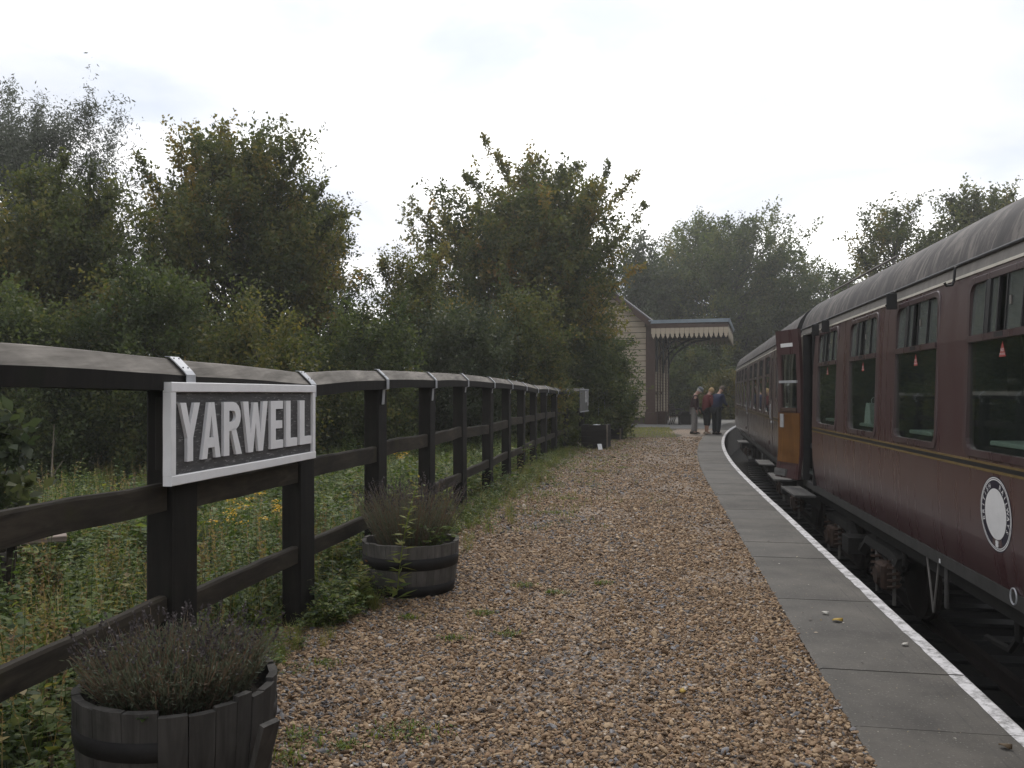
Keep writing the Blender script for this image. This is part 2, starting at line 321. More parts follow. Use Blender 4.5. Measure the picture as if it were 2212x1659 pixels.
# people
def cloth(name, col): return simple(name, col, 0.9, 0.2, 25, 0.2, 0.003)
M['skin'] = simple('skin', (0.42, 0.25, 0.19), 0.6, 0.08, 12, 0.02)
M['leafbark'] = wood('tree_bark', (0.03, 0.026, 0.02), (0.085, 0.075, 0.06), 2)

# ---------------------------------------------------------------- vegetation tools (numpy)
def unit(a): return a / np.maximum(np.linalg.norm(a, axis=-1, keepdims=True), 1e-9)
class Bank:
    """many small leaf or blade quads gathered into one mesh with a 'tint' attribute"""
    def __init__(s): s.q = []; s.t = []
    def leaves(s, p, axis, nrm, Ln, Wd, tint, fold=0.12, shape=0.45):
        axis = unit(axis); side = unit(np.cross(axis, nrm)); up = np.cross(side, axis)
        Ln = np.asarray(Ln)[:, None] if np.ndim(Ln) else Ln; Wd = np.asarray(Wd)[:, None] if np.ndim(Wd) else Wd
        m = p + axis * Ln * shape; f = up * Wd * fold
        s.q.append(np.stack([p, m + side * Wd * 0.5 + f, p + axis * Ln, m - side * Wd * 0.5 + f], 1)); s.t.append(np.broadcast_to(np.asarray(tint, float), (len(p),)).copy())
    def strips(s, a, b, w0, w1, tint, rng):          # thin stems / blades from a to b
        d = unit(b - a); r = unit(np.cross(d, rng.normal(size=a.shape)))
        w0 = np.asarray(w0)[:, None] if np.ndim(w0) else w0; w1 = np.asarray(w1)[:, None] if np.ndim(w1) else w1
        s.q.append(np.stack([a - r * w0 / 2, a + r * w0 / 2, b + r * w1 / 2, b - r * w1 / 2], 1)); s.t.append(np.broadcast_to(np.asarray(tint, float), (len(a),)).copy())
    def blades(s, p, h, w, lean, tint, rng):          # grass blades: two bent quads
        n = len(p); a = rng.uniform(0, 2 * np.pi, n); d = np.stack([np.cos(a), np.sin(a), np.zeros(n)], 1)
        h = np.broadcast_to(h, (n,))[:, None]; w = np.broadcast_to(w, (n,))[:, None]; lean = np.broadcast_to(lean, (n,))[:, None]
        r = np.stack([-d[:, 1], d[:, 0], np.zeros(n)], 1); Z = np.array([0, 0, 1.0])
        m = p + d * lean * h * 0.35 + Z * h * 0.6; e = p + d * lean * h + Z * h * (1 - 0.3 * lean)
        s.q.append(np.stack([p - r * w / 2, p + r * w / 2, m + r * w * 0.4, m - r * w * 0.4], 1)); s.q.append(np.stack([m - r * w * 0.4, m + r * w * 0.4, e + r * w * 0.06, e - r * w * 0.06], 1))
        t = np.broadcast_to(np.asarray(tint, float), (n,)); s.t += [t.copy(), t.copy()]
    def merge(s, o, mat4=None):
        for q, t in zip(o.q, o.t):
            if mat4 is not None: q = q @ np.array(mat4.to_3x3()).T + np.array(mat4.translation)
            s.q.append(q); s.t.append(t)
    def arrays(s): return np.concatenate(s.q), np.concatenate(s.t)
    def build(s, name, m, parent=None, loc=None):
        q, t = s.arrays(); n = len(q); me = bpy.data.meshes.new(name)
        me.vertices.add(4 * n); me.vertices.foreach_set('co', q.reshape(-1).astype(np.float32))
        me.loops.add(4 * n); me.loops.foreach_set('vertex_index', np.arange(4 * n, dtype=np.int32))
        me.polygons.add(n); me.polygons.foreach_set('loop_start', np.arange(0, 4 * n, 4, dtype=np.int32))
        a = me.attributes.new('tint', 'FLOAT', 'POINT'); a.data.foreach_set('value', np.repeat(np.clip(t, 0, 1), 4).astype(np.float32))
        me.update(calc_edges=True)
        return link(name, me, m, parent, False, loc)

def bez(p0, p1, p2, t):
    t = np.asarray(t)[:, None]; return p0 * (1 - t) ** 2 + p1 * 2 * t * (1 - t) + p2 * t ** 2
def make_tree(name, label, base, H, R_, mat, seed, nb=60, twigs=9, lpt=38, leaf=0.11, bottom=0.12, up=0.5, twig_len=0.75, spires=(), trunk_r=0.13, ratio=0.55,
              group=None, cat='tree', leaders=1, jag=0.28, inner=0.35, top_bias=0.0, bark=None, droop=0.15, lean=(0, 0), low=0.0, tint=0.42):
    rng = np.random.default_rng(seed); base = np.array(base, float)
    root = empty(name, tuple(base), 0, label, cat, group)
    zc, hz = (bottom + 1) / 2 * H, (1 - bottom) / 2 * H; c = np.array([lean[0], lean[1], zc])
    d = unit(rng.normal(size=(nb, 3))); d[:, 2] = np.where(rng.random(nb) < top_bias, np.abs(d[:, 2]), d[:, 2])
    ph = rng.uniform(0, 6.28, 6); az = np.arctan2(d[:, 1], d[:, 0])
    lob = 1 + jag * (0.5 * np.sin(3 * az + ph[0] + 2 * d[:, 2]) + 0.35 * np.sin(5 * az + ph[1] - 3 * d[:, 2]) + 0.45 * rng.normal(size=nb))
    rr = np.clip(rng.uniform(0.55, 1.0, nb) ** 0.6 * lob, 0.3, 1.25)
    tips = c + d * np.array([R_, R_, hz]) * rr[:, None] * np.where(d[:, 2:] < 0, 1 + low * d[:, 2:], 1) ** np.array([1, 1, 0]); tips[:, 2] = np.clip(tips[:, 2], bottom * H * 0.5, H * 1.02)
    for sx in spires: tips = np.vstack([tips, np.array(sx[:3]) - base])
    nsp = len(spires); nb = len(tips)
    bank = Bank(); wood_ = MB(); P = []; D = []; T = []
    topx = c[0] * 0.6
    trunk = [(0, 0, -0.15), (0.05 * H * rng.normal() * 0.3, 0.02, H * 0.2), (topx, c[1] * 0.6, H * 0.5), (c[0], c[1], H * 0.86)]
    wood_.tube(trunk, [trunk_r, trunk_r * 0.8, trunk_r * 0.5, trunk_r * 0.12], 7)
    for i in range(nb):
        sp = i >= nb - nsp; tip = tips[i]; hd = np.hypot(tip[0] - c[0] * .6, tip[1] - c[1] * .6)
        z0 = np.clip(tip[2] - hd * rng.uniform(0.5, 1.1) - 0.08 * H, 0.1 * H, 0.75 * H); k = z0 / H
        s0 = np.array([c[0] * min(1, k * 1.1), c[1] * min(1, k * 1.1), z0]); mid = (s0 + tip) / 2 + np.array([0, 0, -0.10 * hd]) + rng.normal(size=3) * 0.06 * R_
        mid[:2] += (tip[:2] - s0[:2]) * 0.15
        if sp: mid += rng.normal(size=3) * 0.14 * R_
        if i % 2 == 0 or sp: wood_.tube([tuple(v) for v in bez(s0, mid, tip, [0, 0.35, 0.7, 0.97])], [trunk_r * 0.28, trunk_r * 0.2, trunk_r * 0.12, 0.006], 4, False)
        nt_ = int(twigs * (1.5 if sp else 1)); ts = np.sort(rng.uniform(inner, 1.0, nt_)) if not sp else np.linspace(0.45, 1.0, nt_)
        q = bez(s0, mid, tip, ts); out = unit(q - c * np.array([1, 1, 0.8])); along = unit(tip - s0)
        dr = unit(out * 0.7 + rng.normal(size=(nt_, 3)) * 0.75 + np.array([0, 0, up]) + along * (0.9 if sp else 0.4))
        ln = twig_len * rng.uniform(0.45, 1.15, nt_) * (0.85 if sp else 1.0)
        if sp: ln *= np.linspace(1.25, 0.35, nt_)
        bt = rng.normal() * 0.15
        n = int(lpt * (0.6 if sp else 1))
        u = rng.uniform(0.05, 1.05, (nt_, n, 1)); pp = q[:, None] + dr[:, None] * ln[:, None, None] * u + rng.normal(size=(nt_, n, 3)) * (0.10 * twig_len) * (0.55 if sp else 1.0)
        P.append(pp.reshape(-1, 3)); D.append(np.repeat(dr, n, 0)); T.append(np.repeat(tint + bt + rng.normal(size=nt_) * 0.08, n))
    P = np.concatenate(P); D = np.concatenate(D); T = np.concatenate(T) + rng.normal(size=sum(map(len, T))) * 0.10
    keep = P[:, 2] > 0.05; P, D, T = P[keep], D[keep], T[keep]; n = len(P)
    ax = unit(D * 0.5 + rng.normal(size=(n, 3)) * 0.8 - np.array([0, 0, droop])); nr = unit(rng.normal(size=(n, 3)) * 0.8 + np.array([0, 0, 0.7]))
    Ln = leaf * rng.uniform(0.55, 1.25, n); bank.leaves(P, ax, nr, Ln, Ln * ratio, T)
    fix = wood_.build('trunk', bark or M['leafbark'], root, True)
    o = bank.build('crown', mat, root)
    return root, n

def weed(kind, rng, h):
    """one plant at the origin -> Bank"""
    b = Bank(); Z = np.array([0, 0, 1.0])
    if kind == 'nettle':
        for k in range(rng.integers(2, 5)):
            a = rng.normal(size=3) * [0.08, 0.08, 0]; top = a + np.array([rng.normal() * 0.10 * h, rng.normal() * 0.10 * h, h * rng.uniform(0.7, 1.1)])
            b.strips(a[None], top[None], 0.008, 0.004, 0.25, rng); n = max(5, int(h * 16)); u = np.linspace(0.2, 1.0, n)
            for sgn in (0, np.pi):
                az = np.arange(n) * 1.57 + sgn + rng.normal() ; p = a + (top - a) * u[:, None]; dr = np.stack([np.cos(az), np.sin(az), np.full(n, -0.25)], 1)
                L = 0.105 * (1.15 - 0.75 * u) * rng.uniform(0.8, 1.2, n); b.leaves(p, dr, np.tile(Z, (n, 1)) + rng.normal(size=(n, 3)) * 0.3, L, L * 0.5, 0.38 + rng.normal() * 0.08 + rng.normal(size=n) * 0.08)
    elif kind == 'bramble':
        for k in range(rng.integers(5, 9)):
            az = rng.uniform(0, 6.28); tip = np.array([np.cos(az), np.sin(az), 0]) * h * rng.uniform(0.3, 1.0) + Z * h * rng.uniform(0.25, 0.9)
            mid = tip * [0.5, 0.5, 1.15]; n = 9; u = np.linspace(0.15, 1.0, n); q = bez(np.zeros(3), mid, tip, u)
            b.strips(q[:-1], q[1:], 0.006, 0.005, 0.85, rng)
            for j in range(3):
                dr = rng.normal(size=(n, 3)) * [1, 1, 0.25]; L = rng.uniform(0.035, 0.08, n); b.leaves(q + rng.normal(size=(n, 3)) * 0.03, dr, Z + rng.normal(size=(n, 3)) * 0.35, L, L * 0.72, 0.33 + rng.normal() * 0.08 + rng.normal(size=n) * 0.12)
    elif kind == 'grass':
        n = int(rng.integers(30, 55)); p = rng.normal(size=(n, 3)) * [0.06, 0.06, 0]; b.blades(p, h * rng.uniform(0.4, 1.1, n), 0.007, rng.uniform(0.15, 0.9, n), 0.55 + rng.normal() * 0.08 + rng.normal(size=n) * 0.1, rng)
    elif kind == 'dry':
        n = int(rng.integers(5, 10)); a = rng.normal(size=(n, 3)) * [0.08, 0.08, 0]; e = a + np.stack([rng.normal(size=n) * 0.14 * h, rng.normal(size=n) * 0.14 * h, h * rng.uniform(0.6, 1.1, n)], 1)
        b.strips(a, e, 0.005, 0.003, 0.88, rng); m = 16
        for i in range(n):
            u = rng.uniform(0.6, 1.0, m); p = a[i] + (e[i] - a[i]) * u[:, None]; b.leaves(p, rng.normal(size=(m, 3)) + [0, 0, 0.8], rng.normal(size=(m, 3)), np.full(m, 0.035), np.full(m, 0.016), 0.82 + rng.normal(size=m) * 0.08)
    elif kind == 'herb':                                  # broad leaved low clump
        n = int(rng.integers(16, 30)); az = rng.uniform(0, 6.28, n); r = rng.uniform(0, h * 0.55, n); p = np.stack([np.cos(az) * r, np.sin(az) * r, rng.uniform(0.1, 1, n) * h * 0.7], 1)
        b.strips(p * [0.3, 0.3, 0], p, 0.004, 0.003, 0.3, rng); L = rng.uniform(0.035, 0.095, n); b.leaves(p, np.stack([np.cos(az), np.sin(az), rng.normal(size=n) * 0.35], 1), Z + rng.normal(size=(n, 3)) * 0.35, L, L * 0.75, 0.42 + rng.normal() * 0.1 + rng.normal(size=n) * 0.08)
    return b
WR = np.random.default_rng(5)
WEEDS = {k: [weed(k, WR, 1.0 if k in ('nettle', 'dry') else 0.5) for _ in range(7)] for k in ('nettle', 'bramble', 'grass', 'dry', 'herb')}
def scatter(bank, pts, kinds, hs, rng):
    for p in pts:
        k = kinds[rng.integers(len(kinds))]; src = WEEDS[k][rng.integers(7)]; s = rng.uniform(*hs) * (1.0 if k in ('nettle', 'dry') else 1.6)
        m = Matrix.Translation(p) @ Matrix.Rotation(rng.uniform(0, 6.28), 4, 'Z') @ Matrix.Diagonal((s * rng.uniform(.85, 1.2), s * rng.uniform(.85, 1.2), s, 1))
        dt = rng.normal() * 0.06
        for q, t in zip(src.q, src.t): bank.q.append(q @ np.array(m.to_3x3()).T + np.array(m.translation)); bank.t.append(t + dt)

G_OLIVE = [(0.0, (0.034, 0.046, 0.017)), (0.35, (0.072, 0.088, 0.028)), (0.6, (0.125, 0.125, 0.038)), (0.8, (0.19, 0.155, 0.046)), (1.0, (0.24, 0.15, 0.05))]
G_GREEN = [(0.0, (0.030, 0.044, 0.016)), (0.4, (0.068, 0.092, 0.029)), (0.7, (0.115, 0.13, 0.04)), (1.0, (0.15, 0.13, 0.04))]
G_DARK = [(0.0, (0.025, 0.036, 0.018)), (0.5, (0.054, 0.070, 0.031)), (1.0, (0.095, 0.10, 0.042))]
G_GREY = [(0.0, (0.05, 0.058, 0.042)), (0.5, (0.095, 0.108, 0.078)), (1.0, (0.15, 0.155, 0.115))]
G_WEED = [(0.0, (0.016, 0.032, 0.010)), (0.22, (0.042, 0.072, 0.020)), (0.40, (0.098, 0.142, 0.034)), (0.58, (0.18, 0.205, 0.048)), (0.74, (0.27, 0.225, 0.08)), (0.9, (0.27, 0.19, 0.11)), (1.0, (0.14, 0.08, 0.05))]
G_GOLD = [(0.0, (0.05, 0.058, 0.018)), (0.5, (0.115, 0.105, 0.025)), (1.0, (0.23, 0.17, 0.03))]
M['f_olive'] = foliage('olive_autumn_leaves', G_OLIVE, 0.5); M['f_green'] = foliage('green_leaves', G_GREEN, 0.48); M['f_dark'] = foliage('dark_leaves', G_DARK, 0.40)
M['f_grey'] = foliage('grey_willow_leaves', G_GREY, 0.35); M['f_weed'] = foliage('weed_leaves', G_WEED, 0.42); M['f_gold'] = foliage('gold_leaves', G_GOLD, 0.35)
M['f_lav'] = foliage('lavender_leaves', [(0.0, (0.040, 0.048, 0.032)), (0.5, (0.115, 0.138, 0.088)), (0.8, (0.115, 0.088, 0.062)), (1.0, (0.15, 0.10, 0.068))], 0.25)
M['f_bud'] = foliage('lavender_seed_heads', [(0.0, (0.03, 0.025, 0.025)), (1.0, (0.10, 0.082, 0.082))], 0.15)
M['f_yellow'] = foliage('yellow_petals', [(0.0, (0.45, 0.26, 0.01)), (1.0, (0.7, 0.45, 0.03))], 0.3)

# ---------------------------------------------------------------- the platform's plan
def E(y):                                       # platform edge
    if y > 60: return E(60) + 0.495 * (y - 60)
    return 1.66 + 0.173 * y + 0.0035 * max(0.0, y - 14.0) ** 2
FENCE = [(-2.42, -1.2, 1.71), (-2.10, 0.6, 1.71), (-1.835, 2.45, 1.71), (-1.618, 3.93, 1.697), (-1.38, 5.42, 1.668), (-1.14, 7.1, 1.730), (-0.875, 8.8, 1.749), (-0.622, 10.55, 1.779), (-0.32, 12.3, 1.770),
         (-0.05, 14.1, 1.765), (0.225, 15.9, 1.742), (0.505, 17.7, 1.70), (0.80, 19.5, 1.712), (1.136, 21.4, 1.672), (1.56, 23.4, 1.66), (2.20, 25.6, 1.70)]
def XF(y): return float(np.interp(y, [-40, -1.2] + [f[1] for f in FENCE[1:]] + [28, 33, 45, 60, 75], [-9, -2.42] + [f[0] for f in FENCE[1:]] + [2.7, 3.6, 5.6, 12, 20]))
def bumpz(x, y): return 0.05 * mnoise.noise(Vector((x * 0.35, y * 0.35, 3.0))) + 0.03 * mnoise.noise(Vector((x * 1.1, y * 1.1, 9.0)))

def sheet(name, ys, cols, m, kind='structure', uvs=False):
    """strip sheet: cols is a list of functions y -> (x, z)"""
    v = []; f = []; n = len(cols)
    for y in ys: v += [(c(y)[0], y, c(y)[1]) for c in cols]
    for i in range(len(ys) - 1):
        for j in range(n - 1): f.append((i * n + j, i * n + j + 1, (i + 1) * n + j + 1, (i + 1) * n + j))
    b = MB(); b.v = v; b.f = f; o = b.build(name, m, None, True); return tag(o, kind=kind)
# ground: one sheet to the horizon, level with the platform on the left, cut down for the track, rising beyond it
gy = [-800, -600, -250, -100, -50, -25] + list(np.arange(-15, 62, 1.5)) + [65, 70, 80, 100, 140, 200, 320, 600, 1400]
def gcol(u, z, bump):
    return lambda y: (E(y) + u, z + (bumpz(E(y) + u, y) * bump))
gu = [(-1200, 0.4, 0), (-500, 0.2, 0), (-200, 0.1, 1), (-90, 0, 1), (-50, 0, 1)] + [(u, -0.07, 1) for u in (-38, -30, -24, -19, -15, -12, -10, -8.5, -7, -6, -5.2, -4.6, -4)] + [(-3, -0.09, 0), (-0.35, -0.09, 0), (-0.12, -0.10, 0), (-0.10, -1.25, 0), (0.8, -1.25, 0), (2, -1.22, 0), (3.4, -1.25, 0), (5.5, -1.2, 0), (8, -0.7, 1), (12, 0.2, 1), (20, 0.5, 2), (40, 0.6, 2), (100, 0.8, 1), (300, 1, 0), (1200, 1, 0)]
g = sheet('ground', gy, [gcol(*a) for a in gu], M['earth'])
ply = list(np.arange(-6, 40, 1.0)) + list(np.arange(40, 76, 2.5))
sheet('gravel_platform', ply, [(lambda y, k=k: (XF(y) - 0.35 + (E(y) - 0.74 - XF(y) + 0.35) * k, 0.0 - (0.05 if k == 0 else 0))) for k in (0, 0.08, 0.3, 0.5, 0.7, 0.9, 1.0)], M['gravel'])
sheet('tarmac_apron', list(np.arange(36, 76, 1.0)), [(lambda y, k=k: (max(XF(y) + 0.9, E(y) - 5.6 + 0.0 * k) + (E(y) - 0.74 - max(XF(y) + 0.9, E(y) - 5.6)) * k, 0.006)) for k in (0, 0.33, 0.66, 1.0)], M['tarmac'])
sheet('moss_verge', list(np.arange(28.6, 37.2, 0.6)), [(lambda y, k=k: (3.1 + (y - 28.6) * 0.26 + k * (2.55 + 0.3 * math.sin(y * 1.3) - 0.10 * (y - 28.6)), 0.010)) for k in (0, 0.5, 1.0)], M['moss'])
sheet('platform_wall', [-8] + list(np.arange(-4, 76, 1.0)), [(lambda y, z=z: (E(y) - 0.06, z)) for z in (-1.24, -0.06)], M['wallbrick'])
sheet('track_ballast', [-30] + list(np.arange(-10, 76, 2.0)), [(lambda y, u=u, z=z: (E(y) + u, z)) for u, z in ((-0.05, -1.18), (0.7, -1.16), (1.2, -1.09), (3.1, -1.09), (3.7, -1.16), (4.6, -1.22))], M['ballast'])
tr = MB()
for off in (1.4325, 2.8675):
    for i, yy in enumerate(np.arange(-20, 74, 2.0)):
        a, b = Vector((E(yy) + off, yy, -0.99)), Vector((E(yy + 2) + off, yy + 2, -0.99))
        for w, z0, z1 in ((0.035, 0.03, 0.075), (0.008, -0.05, 0.03), (0.065, -0.075, -0.05)):
            w2 = Vector((w, 0, 0)); tr.hexa([a - w2 + Vector((0, 0, z0)), a + w2 + Vector((0, 0, z0)), b + w2 + Vector((0, 0, z0)), b - w2 + Vector((0, 0, z0)), a - w2 + Vector((0, 0, z1)), a + w2 + Vector((0, 0, z1)), b + w2 + Vector((0, 0, z1)), b - w2 + Vector((0, 0, z1))])
track = tr.build('railway_track', M['railsteel']); tag(track, kind='structure')
sp = MB().cbox((0, 0, 0), (2.6, 0.25, 0.12), 0.01); spo = sp.build('sleeper', M['black'], track); spo.location = (E(-6) + 2.15, -6, -1.115); spo.rotation_euler = (0, 0, -R(9.5))
for yy in np.arange(-5.3, 60, 0.7): again(spo, (E(yy) + 2.15, yy, -1.115), track, -math.atan((E(yy + .1) - E(yy - .1)) / .2))

# coping slabs: each slab an object, its strip of white paint a sub-part
rng = random.Random(3)
edge = bpy.data.objects.new('platform_edge', None); COL.objects.link(edge); tag(edge, kind='structure')
st = []; yy = 1.3
while yy < 52: st.append(yy); yy += 0.795 / math.hypot(1, (E(yy + .1) - E(yy)) / .1)
def nrm(y): s = (E(y + .1) - E(y - .1)) / .2; l = math.hypot(1, s); return Vector((-1 / l, s / l, 0)) * -1    # towards the track
for a, b in zip(st[:-1], st[1:]):
    g_ = 0.004; a2, b2 = a + g_, b - g_; lift = rng.uniform(-0.003, 0.003); tl = rng.uniform(-0.003, 0.003)
    na, nb_ = nrm(a2), nrm(b2); pa, pb = Vector((E(a2), a2, 0)), Vector((E(b2), b2, 0))
    us = (0.0, 0.02, 0.25, 0.5, 0.66, 0.74, 0.75); W_ = 0.75
    top = []; uv = []
    for p, n_, v_ in ((pa, na, 0.0), (pb, nb_, 1.0)):
        for u in us: top.append(p - n_ * (W_ - u) + Vector((0, 0, 0.018 + lift + tl * (v_ - .5) - (0.008 if u in (0.0, 0.75) else 0)))); uv.append((u / W_, v_))
    n = len(us); vs = top + [p - Vector((0, 0, 0.075)) for p in top]
    fs = [(j, j + 1, n + j + 1, n + j) for j in range(n - 1)] + [(2 * n + j, j, n + j, 3 * n + j) for j in (0,)] + [(n - 1, 3 * n - 1, 4 * n - 1, 2 * n - 1)]
    fs += [(2 * n + j, 2 * n + j + 1, j + 1, j) for j in range(n - 1)] + [(n + j, n + j + 1, 3 * n + j + 1, 3 * n + j) for j in range(n - 1)]
    mb = MB(); mb.add(vs, fs); o = mb.build('slab', M['slab'], edge); o['shade'] = rng.uniform(0, 1)
    ul = o.data.uv_layers.new(name='UVMap'); allu = uv + uv
    for l in o.data.loops: ul.data[l.index].uv = allu[l.vertex_index]
    mb = MB(); L = [[], []]; Q = []
    for k in range(9):
        t = k / 8; y_ = a2 + (b2 - a2) * t; p = Vector((E(y_), y_, 0)); n_ = nrm(y_); z = 0.018 + lift + tl * (t - .5)
        wv = 0.086 + 0.012 * mnoise.noise(Vector((y_ * 7, 1, 0)))
        Q.append([p - n_ * wv + Vector((0, 0, z + 0.003)), p - n_ * 0.012 + Vector((0, 0, z + 0.003)), p + n_ * 0.003 + Vector((0, 0, z - 0.006)), p + n_ * 0.003 + Vector((0, 0, z - 0.045))])
    mb.loft(Q, False, False); mb.build('painted_line', M['line'], o)

# gravel stones: scattered real pebbles, thinning with distance where the bed material takes over
def pebbles():
    shapes = bpy.data.collections.new('pebble_shapes'); r = random.Random(11)
    for k in range(7):
        bm = bmesh.new(); bmesh.ops.create_icosphere(bm, subdivisions=2, radius=0.5)
        for c in range(5):
            d = Vector((r.gauss(0, 1), r.gauss(0, 1), r.gauss(0, 1))).normalized(); h = r.uniform(0.26, 0.42)
            for v in bm.verts:
                e = v.co.dot(d) - h
                if e > 0: v.co -= d * e
        for v in bm.verts: v.co = Vector((v.co.x * 1.2, v.co.y * 0.84, v.co.z * 0.46)) + mnoise.noise_vector(v.co * 3 + Vector((k * 5, 0, 0))) * 0.035
        me = bpy.data.meshes.new('pebble'); bm.to_mesh(me); bm.free(); me.materials.append(M['stone'])
        shapes.objects.link(bpy.data.objects.new('pebble', me))
    return shapes
def gravel_points():
    r = np.random.default_rng(21); out = []
    for y0, y1, dens, s0 in ((2.7, 4.2, 6400, 0.0122), (4.2, 5.6, 5600, 0.0124), (5.6, 8, 3900, 0.0138), (8, 12, 1900, 0.0165), (12, 18, 700, 0.020), (18, 29, 200, 0.024)):
        w = max(E(y1) - XF(y1), 4.5); n = int(dens * w * (y1 - y0)); y = r.uniform(y0, y1, n); xl = np.array([XF(a) for a in y]) - 0.15; xr = np.array([E(a) for a in y]) - 0.752
        x = xl + (xr - xl) * r.random(n); s = s0 * np.clip(np.exp(r.normal(size=n) * 0.42), 0.5, 3.0)
        pt = np.array([mnoise.noise(Vector((a * 1.3, c * 0.8, 4))) + 0.5 * mnoise.noise(Vector((a * 4, c * 3, 7))) for a, c in zip(x, y)])
        keep = (r.random(n) < np.clip((x - xl) * 2.2 + 0.25, 0, 1)) & (r.random(n) < np.clip(1.0 - 1.5 * np.maximum(pt - 0.10, 0), 0.3, 1)) & (x < xr - s * 0.35) ; x, y, s = x[keep], y[keep], s[keep]
        out.append(np.stack([x, y, r.uniform(-0.5, 1.0, len(x)) * 0.012 + s * 0.05, s], 1))
    return np.concatenate(out)
def gravel():
    p = gravel_points(); n = len(p); r = np.random.default_rng(4)
    me = bpy.data.meshes.new('gravel_stones'); me.vertices.add(n); me.vertices.foreach_set('co', p[:, :3].reshape(-1).astype(np.float32))
    big = np.array([mnoise.noise(Vector((a[0] * 0.8, a[1] * 0.55, 0))) for a in p]); side = np.clip((p[:, 0] + 0.9) / 2.6 - p[:, 1] * 0.06, -1, 1)
    # greyer flints in the trodden middle, browner along the slabs
    c = r.random(n); grey = r.random(n) < np.clip(0.15 + 0.30 * big - 0.14 * side, 0.03, 0.5); c = np.where(grey, r.uniform(0.67, 0.88, n), np.where(c > 0.66, r.uniform(0.2, 0.64, n), c)); c = np.where(r.random(n) < 0.03, r.uniform(0.9, 1, n), c)
    for nm, ty, arr in (('rot', 'FLOAT_VECTOR', np.stack([r.normal(size=n) * 0.42, r.normal(size=n) * 0.42, r.uniform(0, 6.28, n)], 1)), ('scl', 'FLOAT_VECTOR', p[:, 3:4] * r.uniform(0.75, 1.25, (n, 3)) * 1.25), ('col', 'FLOAT', c), ('pick', 'INT', r.integers(0, 7, n))):
        a = me.attributes.new(nm, ty, 'POINT'); a.data.foreach_set('vector' if 'VEC' in ty else 'value', arr.reshape(-1).astype(np.int32 if ty == 'INT' else np.float32))
    me.update(); o = link('gravel', me, M['stone']); tag(o, kind='stuff')
    ng = bpy.data.node_groups.new('scatter_stones', 'GeometryNodeTree'); ng.interface.new_socket('Geometry', in_out='INPUT', socket_type='NodeSocketGeometry'); ng.interface.new_socket('Geometry', in_out='OUTPUT', socket_type='NodeSocketGeometry')
    N = ng.nodes.new; gi, go, ip, ci = N('NodeGroupInput'), N('NodeGroupOutput'), N('GeometryNodeInstanceOnPoints'), N('GeometryNodeCollectionInfo')
    ci.inputs['Collection'].default_value = pebbles(); ci.inputs['Separate Children'].default_value = True; ci.inputs['Reset Children'].default_value = True
    def na(name, t): k = N('GeometryNodeInputNamedAttribute'); k.data_type = t; k.inputs['Name'].default_value = name; return k.outputs['Attribute']
    L = ng.links.new; L(gi.outputs[0], ip.inputs['Points']); L(ci.outputs[0], ip.inputs['Instance']); ip.inputs['Pick Instance'].default_value = True
    L(na('pick', 'INT'), ip.inputs['Instance Index']); L(na('rot', 'FLOAT_VECTOR'), ip.inputs['Rotation']); L(na('scl', 'FLOAT_VECTOR'), ip.inputs['Scale']); L(ip.outputs[0], go.inputs[0])
    md = o.modifiers.new('scatter', 'NODES'); md.node_group = ng
gravel()

